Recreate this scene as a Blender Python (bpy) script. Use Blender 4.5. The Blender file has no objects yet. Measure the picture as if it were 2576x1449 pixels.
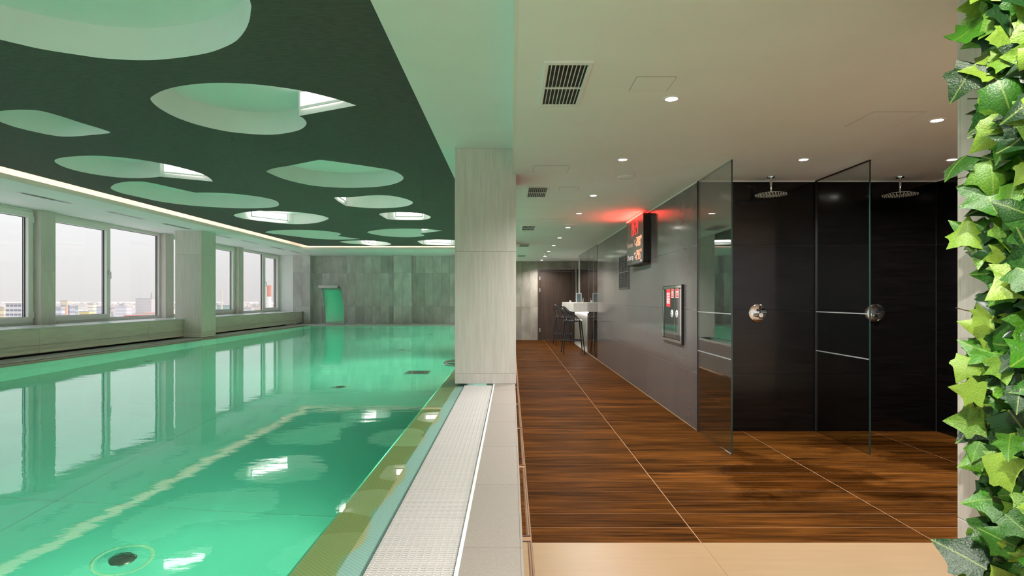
import bpy, bmesh, math, random
from mathutils import Vector, Matrix
from mathutils.geometry import tessellate_polygon
random.seed(7)
S = bpy.context.scene
C = S.collection
R = math.radians

# ------------------------------------------------------------------ camera
EYE = 1.25                      # eye height above the corridor floor
FOC = 1467.0                    # focal length in pixels of the 2576 px wide frame
VPX, VPY = 1286.0, 751.0        # vanishing point of the room's long axis
cam = bpy.data.objects.new('camera', bpy.data.cameras.new('camera'))
C.objects.link(cam)
cam.location = (0, 0, EYE)
cam.rotation_euler = (R(90), 0, 0)
cam.data.sensor_width = 36
cam.data.lens = FOC * 36 / 2576
cam.data.shift_x = (1288 - VPX) / 2576
cam.data.shift_y = (VPY - 724.5) / 2576
cam.data.clip_end = 20000
cam.data.clip_start = .05
S.camera = cam

# ------------------------------------------------------------------ world and exposure
S.view_settings.view_transform = 'Standard'
S.view_settings.look = 'None'
S.view_settings.gamma = 1
S.view_settings.use_curve_mapping = False
S.view_settings.exposure = 0.5
W = bpy.data.worlds.new('overcast_sky')
S.world = W
W.use_nodes = True
wn, wl = W.node_tree.nodes, W.node_tree.links
bg = wn['Background']
bg.inputs['Strength'].default_value = 0.85
wtc = wn.new('ShaderNodeTexCoord')
wsep = wn.new('ShaderNodeSeparateXYZ')
wmap = wn.new('ShaderNodeMapRange')
wmap.inputs['From Min'].default_value = 0.0          # plain overcast dome: the zenith about three times the horizon
wmap.inputs['From Max'].default_value = 1.0
wmix = wn.new('ShaderNodeMix'); wmix.data_type = 'RGBA'
wmix.inputs[6].default_value = (0.78, 0.73, 0.74, 1)
wmix.inputs[7].default_value = (2.15, 2.18, 2.35, 1)
wl.new(wtc.outputs['Generated'], wsep.inputs[0])
wl.new(wsep.outputs['Z'], wmap.inputs['Value'])
wl.new(wmap.outputs[0], wmix.inputs[0])
wl.new(wmix.outputs[2], bg.inputs['Color'])
sun = bpy.data.objects.new('hazy_sun', bpy.data.lights.new('hazy_sun', 'SUN')); C.objects.link(sun)
sun.data.energy = 1.4; sun.data.angle = R(8); sun.data.color = (1, .93, .84)
sun.rotation_euler = Vector((-1, 0, -.75)).to_track_quat('-Z', 'Y').to_euler()
S.cycles.max_bounces = 9
S.cycles.diffuse_bounces = 6
S.cycles.glossy_bounces = 3
S.cycles.transmission_bounces = 4
S.cycles.use_adaptive_sampling = True
S.cycles.adaptive_threshold = .08
S.cycles.adaptive_min_samples = 20
S.cycles.transparent_max_bounces = 12
S.cycles.sample_clamp_indirect = 4.0
S.cycles.blur_glossy = 1.0

DOWNLIGHT_W = 150.0
POOL_W = 90.0
PANEL_E = 5.0
COVE_E = 6.0

# ------------------------------------------------------------------ helpers
def rgb(r, g, b):
    f = lambda v: ((v / 255 + .055) / 1.055) ** 2.4 if v > 10 else v / 255 / 12.92
    return (f(r), f(g), f(b), 1)

def mat(name, color, rough=.5, metal=0, var=0.0, scale=(3, 3, 3), bump=0.0, bscale=None, bdist=.002,
        spec=.5, color2=None, detail=3, rnd=0.0, rvar=0.0, emit=None, estr=0, coat=0):
    m = bpy.data.materials.new(name); m.use_nodes = True
    n, l = m.node_tree.nodes, m.node_tree.links
    p = n['Principled BSDF']
    p.inputs['Base Color'].default_value = color
    p.inputs['Roughness'].default_value = rough
    p.inputs['Metallic'].default_value = metal
    p.inputs['Specular IOR Level'].default_value = spec
    if coat: p.inputs['Coat Weight'].default_value = coat; p.inputs['Coat Roughness'].default_value = .05
    if emit: p.inputs['Emission Color'].default_value = emit; p.inputs['Emission Strength'].default_value = estr
    if var or bump or rnd or rvar or color2:
        tc = n.new('ShaderNodeTexCoord'); oi = n.new('ShaderNodeObjectInfo')
        ad = n.new('ShaderNodeVectorMath'); ad.operation = 'ADD'
        mu = n.new('ShaderNodeMath'); mu.operation = 'MULTIPLY'; mu.inputs[1].default_value = 37.0
        l.new(oi.outputs['Random'], mu.inputs[0])
        l.new(tc.outputs['Object'], ad.inputs[0]); l.new(mu.outputs[0], ad.inputs[1])
        mp = n.new('ShaderNodeMapping'); mp.inputs['Scale'].default_value = scale
        l.new(ad.outputs[0], mp.inputs['Vector'])
        no = n.new('ShaderNodeTexNoise'); no.inputs['Scale'].default_value = 1.0; no.inputs['Detail'].default_value = detail
        no.inputs['Roughness'].default_value = .6
        l.new(mp.outputs[0], no.inputs['Vector'])
        if var or color2:
            c2 = color2 or tuple(min(1, c * (1 + var)) for c in color[:3]) + (1,)
            c1 = color if color2 else tuple(c * (1 - var) for c in color[:3]) + (1,)
            cr = n.new('ShaderNodeMapRange'); cr.inputs['From Min'].default_value = .33; cr.inputs['From Max'].default_value = .67
            l.new(no.outputs['Fac'], cr.inputs['Value'])
            mx = n.new('ShaderNodeMix'); mx.data_type = 'RGBA'
            mx.inputs[6].default_value = c1; mx.inputs[7].default_value = c2
            l.new(cr.outputs[0], mx.inputs[0])
            out = mx.outputs[2]
            if rnd:
                hs = n.new('ShaderNodeHueSaturation')
                mr = n.new('ShaderNodeMapRange'); mr.inputs['To Min'].default_value = 1 - rnd; mr.inputs['To Max'].default_value = 1 + rnd
                l.new(oi.outputs['Random'], mr.inputs['Value']); l.new(mr.outputs[0], hs.inputs['Value'])
                l.new(out, hs.inputs['Color']); out = hs.outputs[0]
            l.new(out, p.inputs['Base Color'])
        if rvar:
            rr = n.new('ShaderNodeMapRange'); rr.inputs['To Min'].default_value = rough - rvar; rr.inputs['To Max'].default_value = rough + rvar
            l.new(no.outputs['Fac'], rr.inputs['Value']); l.new(rr.outputs[0], p.inputs['Roughness'])
        if bump:
            src = no.outputs['Fac']
            if bscale:
                mp2 = n.new('ShaderNodeMapping'); mp2.inputs['Scale'].default_value = bscale
                l.new(ad.outputs[0], mp2.inputs['Vector'])
                n2 = n.new('ShaderNodeTexNoise'); n2.inputs['Scale'].default_value = 1; n2.inputs['Detail'].default_value = 3
                l.new(mp2.outputs[0], n2.inputs['Vector']); src = n2.outputs['Fac']
            bp = n.new('ShaderNodeBump'); bp.inputs['Strength'].default_value = bump; bp.inputs['Distance'].default_value = bdist
            l.new(src, bp.inputs['Height']); l.new(bp.outputs[0], p.inputs['Normal'])
    return m

def emat(name, color, strength):
    m = bpy.data.materials.new(name); m.use_nodes = True
    n, l = m.node_tree.nodes, m.node_tree.links
    n.clear()
    e = n.new('ShaderNodeEmission'); e.inputs[0].default_value = color; e.inputs[1].default_value = strength
    o = n.new('ShaderNodeOutputMaterial'); l.new(e.outputs[0], o.inputs[0])
    return m

def pane_mat(name, tint, ior=1.5, gain=1.0, rough=0.0):
    """thin sheet of glass: fresnel mirror over clear transmission"""
    m = bpy.data.materials.new(name); m.use_nodes = True
    n, l = m.node_tree.nodes, m.node_tree.links
    n.clear()
    t = n.new('ShaderNodeBsdfTransparent'); t.inputs[0].default_value = tint
    g = n.new('ShaderNodeBsdfGlossy'); g.inputs['Roughness'].default_value = rough
    f = n.new('ShaderNodeFresnel')
    ge = n.new('ShaderNodeNewGeometry'); ir = n.new('ShaderNodeMapRange')      # same index from either side of the sheet
    ir.inputs['To Min'].default_value = ior; ir.inputs['To Max'].default_value = 1 / ior
    l.new(ge.outputs['Backfacing'], ir.inputs['Value']); l.new(ir.outputs[0], f.inputs['IOR'])
    mu = n.new('ShaderNodeMath'); mu.operation = 'MULTIPLY'; mu.inputs[1].default_value = gain; mu.use_clamp = True
    mx = n.new('ShaderNodeMixShader'); o = n.new('ShaderNodeOutputMaterial')
    l.new(f.outputs[0], mu.inputs[0]); l.new(mu.outputs[0], mx.inputs[0])
    l.new(t.outputs[0], mx.inputs[1]); l.new(g.outputs[0], mx.inputs[2]); l.new(mx.outputs[0], o.inputs[0])
    return m

def tag(o, label=None, cat=None, group=None, kind=None):
    if label: o['label'] = label
    if cat: o['category'] = cat
    if group: o['group'] = group
    if kind: o['kind'] = kind
    return o

def empty(name, loc=(0, 0, 0), rz=0, parent=None):
    o = bpy.data.objects.new(name, None); C.objects.link(o)
    o.location = loc; o.rotation_euler[2] = rz; o.empty_display_size = .1
    if parent: o.parent = parent
    return o

def obj(name, bm, m, parent=None, smooth=False, loc=None):
    me = bpy.data.meshes.new(name)
    bm.normal_update()
    bm.to_mesh(me); bm.free()
    for mm in (m if isinstance(m, (list, tuple)) else [m]):
        me.materials.append(mm)
    if smooth:
        me.polygons.foreach_set('use_smooth', [True] * len(me.polygons))
        me.set_sharp_from_angle(angle=R(40))
    o = bpy.data.objects.new(name, me); C.objects.link(o)
    if parent: o.parent = parent
    if loc: o.location = loc
    return o

def inst(src, name, parent, loc, rot=None, scale=None):
    o = bpy.data.objects.new(name, src.data); C.objects.link(o)
    o.parent = parent; o.location = loc
    if rot: o.rotation_euler = rot
    if scale: o.scale = scale
    return o

def copy_tree(o, parent=None):
    c = o.copy(); C.objects.link(c)
    if parent: c.parent = parent
    for ch in list(o.children): copy_tree(ch, c)
    return c

def B(*bs, bev=0.0):
    """boxes (x0,x1,y0,y1,z0,z1) in one bmesh"""
    bm = bmesh.new()
    for (x0, x1, y0, y1, z0, z1) in bs:
        r = bmesh.ops.create_cube(bm, size=1)
        for v in r['verts']:
            v.co = ((x0 + x1) / 2 + v.co.x * (x1 - x0), (y0 + y1) / 2 + v.co.y * (y1 - y0), (z0 + z1) / 2 + v.co.z * (z1 - z0))
    if bev:
        bmesh.ops.bevel(bm, geom=bm.edges[:], offset=bev, segments=1, affect='EDGES')
    return bm

def lathe(prof, seg=24, axis='z', cap=True):
    """profile [(r,h)] turned about an axis"""
    bm = bmesh.new(); rings = []
    for r, h in prof:
        ring = []
        for k in range(seg):
            a = 2 * math.pi * k / seg
            x, y = r * math.cos(a), r * math.sin(a)
            ring.append(bm.verts.new((x, y, h) if axis == 'z' else (x, h, y) if axis == 'y' else (h, x, y)))
        rings.append(ring)
    for a, b in zip(rings, rings[1:]):
        for k in range(seg):
            bm.faces.new((a[k], a[(k + 1) % seg], b[(k + 1) % seg], b[k]))
    if cap:
        for rg in (rings[0], rings[-1]):
            try: bm.faces.new(rg)
            except ValueError: pass
    bmesh.ops.recalc_face_normals(bm, faces=bm.faces[:])
    return bm

def tube(bm, pts, r, seg=8, closed=False):
    pts = [Vector(p) for p in pts]; n = len(pts); rings = []
    for i, p in enumerate(pts):
        a = pts[i - 1] if (i or closed) else p
        b = pts[(i + 1) % n] if (i < n - 1 or closed) else p
        t = (b - a).normalized()
        u = t.cross(Vector((0, 0, 1)))
        if u.length < .05: u = t.cross(Vector((1, 0, 0)))
        u.normalize(); w = t.cross(u)
        rr = r[i] if isinstance(r, (list, tuple)) else r
        rings.append([bm.verts.new(p + (u * math.cos(2 * math.pi * k / seg) + w * math.sin(2 * math.pi * k / seg)) * rr) for k in range(seg)])
    for i in range(n if closed else n - 1):
        a, b = rings[i], rings[(i + 1) % n]
        for k in range(seg):
            bm.faces.new((a[k], a[(k + 1) % seg], b[(k + 1) % seg], b[k]))
    if not closed:
        bm.faces.new(rings[0]); bm.faces.new(rings[-1])
    bmesh.ops.recalc_face_normals(bm, faces=bm.faces[:])
    return bm

def smooth_path(pts, n=6, closed=False):
    pts = [Vector(p) for p in pts]; m = len(pts); out = []
    for i in range(m if closed else m - 1):
        p0 = pts[(i - 1) % m] if (i or closed) else pts[0]
        p1, p2 = pts[i], pts[(i + 1) % m]
        p3 = pts[(i + 2) % m] if (closed or i + 2 < m) else p2
        for k in range(n):
            t = k / n
            out.append(.5 * ((2 * p1) + (p2 - p0) * t + (2 * p0 - 5 * p1 + 4 * p2 - p3) * t * t + (-p0 + 3 * p1 - 3 * p2 + p3) * t ** 3))
    if not closed: out.append(pts[-1])
    return out

def text(name, s, size, m, parent, loc, rot, align='LEFT', ext=.0008, sx=1):
    cu = bpy.data.curves.new(name, 'FONT'); cu.body = s; cu.size = size; cu.align_x = align; cu.extrude = ext
    cu.materials.append(m)
    o = bpy.data.objects.new(name, cu); C.objects.link(o)
    bpy.context.view_layer.update()
    me = bpy.data.meshes.new_from_object(o); bpy.data.objects.remove(o)
    o = bpy.data.objects.new(name, me); C.objects.link(o)
    o.parent = parent; o.location = loc; o.rotation_euler = rot; o.scale = (sx, 1, 1)
    return o

# ------------------------------------------------------------------ materials
M = {}
M['plaster'] = mat('white_plaster', (.83, .82, .825, 1), .75, var=.015, scale=(4, 4, 4), bump=.05, bscale=(60, 60, 60), bdist=.001)
M['ceilgrey'] = mat('grey_white_plaster', (.87, .86, .875, 1), .8, var=.02, scale=(2, 2, 2), bump=.06, bscale=(50, 50, 50), bdist=.001)
M['charcoal'] = mat('charcoal_acoustic_plaster', (.074, .070, .064, 1), .9, var=.18, scale=(14, 60, 30), bump=.35, bscale=(260, 260, 260), bdist=.002)
M['stone'] = mat('beige_grey_stone_tile', (.62, .58, .54, 1), .42, var=.07, scale=(46, 46, 3.0), bump=.04, bdist=.001, rnd=.03)
M['stoneh'] = mat('beige_grey_stone_tile_horizontal_grain', (.56, .52, .465, 1), .42, var=.09, scale=(30, 3.0, 46), bump=.04, bdist=.001, rnd=.03)
M['kerb'] = mat('speckled_kerb_tile', (.27, .235, .205, 1), .6, var=.12, scale=(240, 240, 240), bump=.1, bscale=(300, 300, 300), bdist=.001, rnd=.03)
M['grout'] = mat('pale_grout', (.55, .50, .43, 1), .9, var=.05)
M['groutdark'] = mat('brown_grout', (.27, .155, .08, 1), .9, var=.08)
M['groutlight'] = mat('light_grey_grout', (.38, .36, .34, 1), .9, var=.08)
M['groutgrey'] = mat('grey_grout', (.20, .19, .18, 1), .9, var=.08)
M['black_tile'] = mat('glossy_black_tile', (.003, .0026, .0026, 1), .14, spec=.4, var=.45, scale=(3, 3, 50), bump=.06, bscale=(160, 160, 160), bdist=.0012, rvar=.05, rnd=.06)
M['dark_tile'] = mat('dark_brown_grey_tile', (.115, .108, .106, 1), .13, var=.02, scale=(3, 3, 40), spec=.75, rnd=.05)
M['greytile'] = mat('cloudy_grey_tile', (.54, .515, .51, 1), .5, var=.20, scale=(3.2, 3.2, 1.6), bump=.04, rnd=.14)
M['beige'] = mat('warm_beige_floor_tile', (.25, .16, .075, 1), .38, var=.05, scale=(3, 30, 3), bump=.03, rnd=.02)
M['steel'] = mat('brushed_stainless_steel', (.55, .55, .52, 1), .24, 1, var=.05, scale=(3, 3, 60))
M['chrome'] = mat('polished_chrome', (.75, .75, .75, 1), .06, 1)
M['pvc'] = mat('white_window_plastic', (.80, .79, .76, 1), .35, var=.01)
M['gasket'] = mat('black_window_gasket', (.03, .03, .035, 1), .6)
M['silver'] = mat('satin_silver', (.6, .6, .6, 1), .3, .8)
M['black'] = mat('matte_black', (.008, .008, .009, 1), .5, var=.1)
M['blackgloss'] = mat('black_mirror_panel', (.012, .012, .013, 1), .05, coat=.6)
M['darkmetal'] = mat('dark_bronze_metal', (.13, .075, .045, 1), .4, .4)
M['door'] = mat('dark_stained_wood', (.045, .026, .017, 1), .45, var=.3, scale=(40, 40, 2.2), bump=.08)
M['white'] = mat('white_lacquer', (.78, .77, .75, 1), .3)
M['counter'] = mat('pale_stone_counter', (.62, .59, .55, 1), .35, var=.05, scale=(20, 3, 20))
M['grate'] = mat('cream_plastic_grating', (.54, .52, .50, 1), .45, var=.03)
M['edgestrip'] = mat('white_plastic_edge', (.76, .77, .76, 1), .4)
M['wood'] = None
M['glass'] = pane_mat('clear_window_glass', (.95, .97, .96, 1), 1.45, .8)
M['shower_glass'] = pane_mat('clear_shower_glass', (.90, .94, .92, 1), 1.52, 1.7)
M['bar_glass'] = pane_mat('tinted_partition_glass', (.62, .62, .58, 1), 1.55, 1.3)
M['glass_edge'] = mat('dark_glass_edge', (.02, .05, .045, 1), .2)
M['frost'] = mat('frosted_strip', (.26, .28, .28, 1), .5)
M['lamp'] = emat('downlight_glow', (1, .93, .82, 1), 30)
M['panel'] = emat('light_panel_glow', (1, .92, .86, 1), PANEL_E)
M['cove'] = emat('warm_cove_light', (1, .70, .50, 1), COVE_E * 6)
M['red'] = emat('red_led', (1, .03, .025, 1), 2.2)
M['redhot'] = emat('orange_red_led', (1, .22, .12, 1), 2.4)
M['ledwhite'] = emat('counter_light_strip', (1, .95, .88, 1), 18)
M['print'] = mat('white_print', (.75, .75, .75, 1), .5)
M['redprint'] = mat('red_sticker', (.62, .03, .035, 1), .5)
M['screen'] = mat('grey_picture', (.13, .18, .2, 1), .2)

def wood_material():
    m = bpy.data.materials.new('brown_wood_plank'); m.use_nodes = True
    n, l = m.node_tree.nodes, m.node_tree.links
    p = n['Principled BSDF']
    tc = n.new('ShaderNodeTexCoord'); oi = n.new('ShaderNodeObjectInfo')
    mu = n.new('ShaderNodeMath'); mu.operation = 'MULTIPLY'; mu.inputs[1].default_value = 91.0
    ad = n.new('ShaderNodeVectorMath'); ad.operation = 'ADD'
    l.new(oi.outputs['Random'], mu.inputs[0]); l.new(tc.outputs['Object'], ad.inputs[0]); l.new(mu.outputs[0], ad.inputs[1])
    def noise(sc, det):
        mp = n.new('ShaderNodeMapping'); mp.inputs['Scale'].default_value = sc
        no = n.new('ShaderNodeTexNoise'); no.inputs['Scale'].default_value = 1; no.inputs['Detail'].default_value = det; no.inputs['Roughness'].default_value = .62
        l.new(ad.outputs[0], mp.inputs['Vector']); l.new(mp.outputs[0], no.inputs['Vector']); return no
    grain = noise((2.2, 42, 10), 8); broad = noise((1.1, 9, 3), 3); fine = noise((9, 260, 20), 4)
    mx0 = n.new('ShaderNodeMath'); mx0.operation = 'MULTIPLY_ADD'; mx0.inputs[1].default_value = .55
    l.new(grain.outputs['Fac'], mx0.inputs[0])
    m2 = n.new('ShaderNodeMath'); m2.operation = 'MULTIPLY'; m2.inputs[1].default_value = .45
    l.new(broad.outputs['Fac'], m2.inputs[0]); l.new(m2.outputs[0], mx0.inputs[2])
    cr = n.new('ShaderNodeValToRGB')
    cr.color_ramp.elements[0].position = .36; cr.color_ramp.elements[0].color = (.011, .0040, .0008, 1)
    cr.color_ramp.elements[1].position = .66; cr.color_ramp.elements[1].color = (.112, .039, .0068, 1)
    e = cr.color_ramp.elements.new(.5); e.color = (.050, .0175, .0030, 1)
    l.new(mx0.outputs[0], cr.inputs[0])
    hs = n.new('ShaderNodeHueSaturation'); mr = n.new('ShaderNodeMapRange')
    mr.inputs['To Min'].default_value = .75; mr.inputs['To Max'].default_value = 1.3
    l.new(oi.outputs['Random'], mr.inputs['Value']); l.new(mr.outputs[0], hs.inputs['Value']); l.new(cr.outputs[0], hs.inputs['Color'])
    # damp patches left by the showers, in the floor's own coordinates
    geo = n.new('ShaderNodeNewGeometry')
    wn_ = n.new('ShaderNodeTexNoise'); wn_.inputs['Scale'].default_value = 1.5; wn_.inputs['Detail'].default_value = 5; wn_.inputs['Roughness'].default_value = .55
    l.new(geo.outputs['Position'], wn_.inputs['Vector'])
    sx = n.new('ShaderNodeSeparateXYZ'); l.new(geo.outputs['Position'], sx.inputs[0])
    def blob(cx, cy, rx, ry):
        a = n.new('ShaderNodeVectorMath'); a.operation = 'SUBTRACT'; a.inputs[1].default_value = (cx, cy, 0)
        b = n.new('ShaderNodeVectorMath'); b.operation = 'MULTIPLY'; b.inputs[1].default_value = (1 / rx, 1 / ry, 0)
        c = n.new('ShaderNodeVectorMath'); c.operation = 'LENGTH'
        l.new(geo.outputs['Position'], a.inputs[0]); l.new(a.outputs[0], b.inputs[0]); l.new(b.outputs[0], c.inputs[0])
        return c.outputs['Value']
    d1, d2 = blob(2.05, 4.05, .75, .75), blob(3.35, 4.75, .9, .75)
    mn = n.new('ShaderNodeMath'); mn.operation = 'MINIMUM'; l.new(d1, mn.inputs[0]); l.new(d2, mn.inputs[1])
    sub = n.new('ShaderNodeMath'); sub.operation = 'MULTIPLY_ADD'; sub.inputs[1].default_value = -2.6; sub.inputs[2].default_value = 2.15
    l.new(wn_.outputs['Fac'], sub.inputs[0])
    tot = n.new('ShaderNodeMath'); tot.operation = 'ADD'; l.new(mn.outputs[0], tot.inputs[0]); l.new(sub.outputs[0], tot.inputs[1])
    wet = n.new('ShaderNodeMapRange'); wet.inputs['From Min'].default_value = 1.66; wet.inputs['From Max'].default_value = 1.46
    l.new(tot.outputs[0], wet.inputs['Value'])
    dk = n.new('ShaderNodeMix'); dk.data_type = 'RGBA'; dk.blend_type = 'MULTIPLY'; dk.inputs[7].default_value = (.50, .47, .45, 1)
    l.new(wet.outputs[0], dk.inputs[0]); l.new(hs.outputs[0], dk.inputs[6]); l.new(dk.outputs[2], p.inputs['Base Color'])
    ro = n.new('ShaderNodeMapRange'); ro.inputs['To Min'].default_value = .45; ro.inputs['To Max'].default_value = .25
    l.new(wet.outputs[0], ro.inputs['Value']); l.new(ro.outputs[0], p.inputs['Roughness'])
    p.inputs['Specular IOR Level'].default_value = .008
    bp = n.new('ShaderNodeBump'); bp.inputs['Strength'].default_value = .15; bp.inputs['Distance'].default_value = .001
    l.new(fine.outputs['Fac'], bp.inputs['Height']); l.new(bp.outputs[0], p.inputs['Normal'])
    return m
M['wood'] = wood_material()

def water_material():
    m = bpy.data.materials.new('clear_green_water'); m.use_nodes = True
    n, l = m.node_tree.nodes, m.node_tree.links
    n.clear()
    g = n.new('ShaderNodeBsdfGlass'); g.inputs['IOR'].default_value = 1.33; g.inputs['Roughness'].default_value = 0.0
    g.inputs['Color'].default_value = (.93, 1.0, .97, 1)
    o = n.new('ShaderNodeOutputMaterial'); l.new(g.outputs[0], o.inputs[0])
    tc = n.new('ShaderNodeTexCoord')
    mp = n.new('ShaderNodeMapping'); mp.inputs['Scale'].default_value = (1.6, 3.2, 1)
    no = n.new('ShaderNodeTexNoise'); no.inputs['Scale'].default_value = 1.0; no.inputs['Detail'].default_value = 6; no.inputs['Roughness'].default_value = .5
    l.new(tc.outputs['Object'], mp.inputs['Vector']); l.new(mp.outputs[0], no.inputs['Vector'])
    bp = n.new('ShaderNodeBump'); bp.inputs['Strength'].default_value = .14; bp.inputs['Distance'].default_value = .012
    l.new(no.outputs['Fac'], bp.inputs['Height']); l.new(bp.outputs[0], g.inputs['Normal'])
    return m
M['water'] = water_material()
M['basin'] = mat('turquoise_pool_liner', (.10, .58, .49, 1), .6, var=.05, scale=(1.2, 1.2, 1.2))

def beach_material():
    """ribbed overflow edge: olive on the pool side, teal towards the grating, wavy border between"""
    m = bpy.data.materials.new('ribbed_overflow_tile'); m.use_nodes = True
    n, l = m.node_tree.nodes, m.node_tree.links
    p = n['Principled BSDF']
    tc = n.new('ShaderNodeTexCoord'); sp = n.new('ShaderNodeSeparateXYZ'); l.new(tc.outputs['Object'], sp.inputs[0])
    mp = n.new('ShaderNodeMapping'); mp.inputs['Scale'].default_value = (0, 2.2, 0)
    no = n.new('ShaderNodeTexNoise'); no.inputs['Scale'].default_value = 1; no.inputs['Detail'].default_value = 3
    l.new(tc.outputs['Object'], mp.inputs['Vector']); l.new(mp.outputs[0], no.inputs['Vector'])
    ad = n.new('ShaderNodeMath'); ad.operation = 'MULTIPLY_ADD'; ad.inputs[1].default_value = .16
    l.new(no.outputs['Fac'], ad.inputs[0]); l.new(sp.outputs['X'], ad.inputs[2])
    mr = n.new('ShaderNodeMapRange'); mr.inputs['From Min'].default_value = -.425; mr.inputs['From Max'].default_value = -.405
    l.new(ad.outputs[0], mr.inputs['Value'])
    mx = n.new('ShaderNodeMix'); mx.data_type = 'RGBA'
    mx.inputs[6].default_value = (.32, .34, .15, 1); mx.inputs[7].default_value = (.24, .43, .37, 1)
    l.new(mr.outputs[0], mx.inputs[0]); l.new(mx.outputs[2], p.inputs['Base Color'])
    p.inputs['Roughness'].default_value = .35
    wv = n.new('ShaderNodeTexWave'); wv.wave_type = 'BANDS'; wv.bands_direction = 'DIAGONAL'; wv.inputs['Scale'].default_value = 38
    l.new(tc.outputs['Object'], wv.inputs['Vector'])
    bp = n.new('ShaderNodeBump'); bp.inputs['Strength'].default_value = .6; bp.inputs['Distance'].default_value = .002
    l.new(wv.outputs['Fac'], bp.inputs['Height']); l.new(bp.outputs[0], p.inputs['Normal'])
    return m
M['beach'] = beach_material()

def leaf_material(name, c0, c1, c2):
    m = bpy.data.materials.new(name); m.use_nodes = True
    n, l = m.node_tree.nodes, m.node_tree.links
    p = n['Principled BSDF']
    oi = n.new('ShaderNodeObjectInfo'); cr = n.new('ShaderNodeValToRGB')
    cr.color_ramp.elements[0].color = c0; cr.color_ramp.elements[1].color = c2
    cr.color_ramp.elements[0].position = .1
    e = cr.color_ramp.elements.new(.55); e.color = c1
    tc = n.new('ShaderNodeTexCoord'); no = n.new('ShaderNodeTexNoise'); no.inputs['Scale'].default_value = 22; no.inputs['Detail'].default_value = 3
    l.new(tc.outputs['Object'], no.inputs['Vector'])
    ma = n.new('ShaderNodeMath'); ma.operation = 'MULTIPLY_ADD'; ma.inputs[1].default_value = .7
    sb = n.new('ShaderNodeMath'); sb.operation = 'SUBTRACT'; sb.inputs[1].default_value = .35
    l.new(oi.outputs['Random'], sb.inputs[0]); l.new(no.outputs['Fac'], ma.inputs[0]); l.new(sb.outputs[0], ma.inputs[2])
    l.new(ma.outputs[0], cr.inputs[0])
    # pale midrib
    sp = n.new('ShaderNodeSeparateXYZ'); l.new(tc.outputs['Object'], sp.inputs[0])
    ab = n.new('ShaderNodeMath'); ab.operation = 'ABSOLUTE'; l.new(sp.outputs['X'], ab.inputs[0])
    mr = n.new('ShaderNodeMapRange'); mr.inputs['From Min'].default_value = 0; mr.inputs['From Max'].default_value = .03
    mr.inputs['To Min'].default_value = .55; mr.inputs['To Max'].default_value = 0
    l.new(ab.outputs[0], mr.inputs['Value'])
    mx = n.new('ShaderNodeMix'); mx.data_type = 'RGBA'; mx.inputs[7].default_value = (.36, .50, .10, 1)
    l.new(mr.outputs[0], mx.inputs[0]); l.new(cr.outputs[0], mx.inputs[6])
    l.new(mx.outputs[2], p.inputs['Base Color'])
    p.inputs['Roughness'].default_value = .33
    bp = n.new('ShaderNodeBump'); bp.inputs['Strength'].default_value = .4; bp.inputs['Distance'].default_value = .004
    l.new(no.outputs['Fac'], bp.inputs['Height']); l.new(bp.outputs[0], p.inputs['Normal'])
    return m
M['leaf'] = leaf_material('ivy_leaf_green', (.010, .05, .010, 1), (.06, .24, .012, 1), (.32, .48, .06, 1))

# ------------------------------------------------------------------ main dimensions
CEIL = 2.358        # corridor ceiling
SOF = 2.59          # white soffits of the pool hall
DARK = 2.67         # underside of the charcoal ceiling
TOP = 2.86          # plaster above the cut-outs
YB = -4.0           # rear wall behind the camera
YF = 17.53          # far wall of the corridor
YP = 18.40          # far wall of the pool hall
WL = 0.46           # water level
KERB = 0.49
XW = 1.756          # dark corridor wall
YS = 5.49           # back wall of the showers
XWIN = -7.22        # window plane
SILL = 0.853

def tiles(parent, name, m, boxes, gap=.003, bev=.0015):
    """each piece a child object; alike pieces share one mesh"""
    cache = {}
    out = []
    for (x0, x1, y0, y1, z0, z1) in boxes:
        d = (round(x1 - x0, 4), round(y1 - y0, 4), round(z1 - z0, 4))
        loc = ((x0 + x1) / 2, (y0 + y1) / 2, (z0 + z1) / 2)
        if d not in cache:
            bm = B((-d[0] / 2, d[0] / 2, -d[1] / 2, d[1] / 2, -d[2] / 2, d[2] / 2), bev=bev)
            o = obj(name, bm, m, parent, loc=loc); cache[d] = o
        else:
            o = inst(cache[d], name, parent, loc)
        out.append(o)
    return out

# ------------------------------------------------------------------ floor
floor = obj('floor', B((.02, 8.0, YB - .2, 2.987, -.3, -.0015), (.02, 4.1, 2.987, YS + .12, -.3, -.0015), (.02, 4.1, YS + .12, YF + .1, -.3, -.0015)), M['groutdark'])
tag(floor, 'floor of brown wood planks and beige tiles', kind='structure')
G = .0026
bx = []
rows = [2.988 + .2 * k for k in range(73)]
for y0 in rows:
    y1 = min(y0 + .2, YF)
    if y1 - y0 < .02: continue
    xs = [.104, .974, XW] if y0 > YS - .05 else [.104, .974, 2.18, 3.386, 4.0]
    if y0 > 15.9: xs = [.104, .974, 2.18]
    for a, b in zip(xs, xs[1:]):
        bx.append((a + G, b - G, y0 + G, y1 - G, -.012, 0))
tiles(floor, 'plank', M['wood'], bx, bev=.001)
bx = []
y = 2.988
while y > YB:
    y0 = max(y - .6, YB)
    for a, b in zip([.104, .974, 2.18, 3.386, 4.59, 5.8, 7.0], [.974, 2.18, 3.386, 4.59, 5.8, 7.0, 7.9]):
        bx.append((a + G, b - G, y0 + G, y - G, -.012, 0))
    y -= .6
tiles(floor, 'tile', M['beige'], bx, bev=.001)
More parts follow.
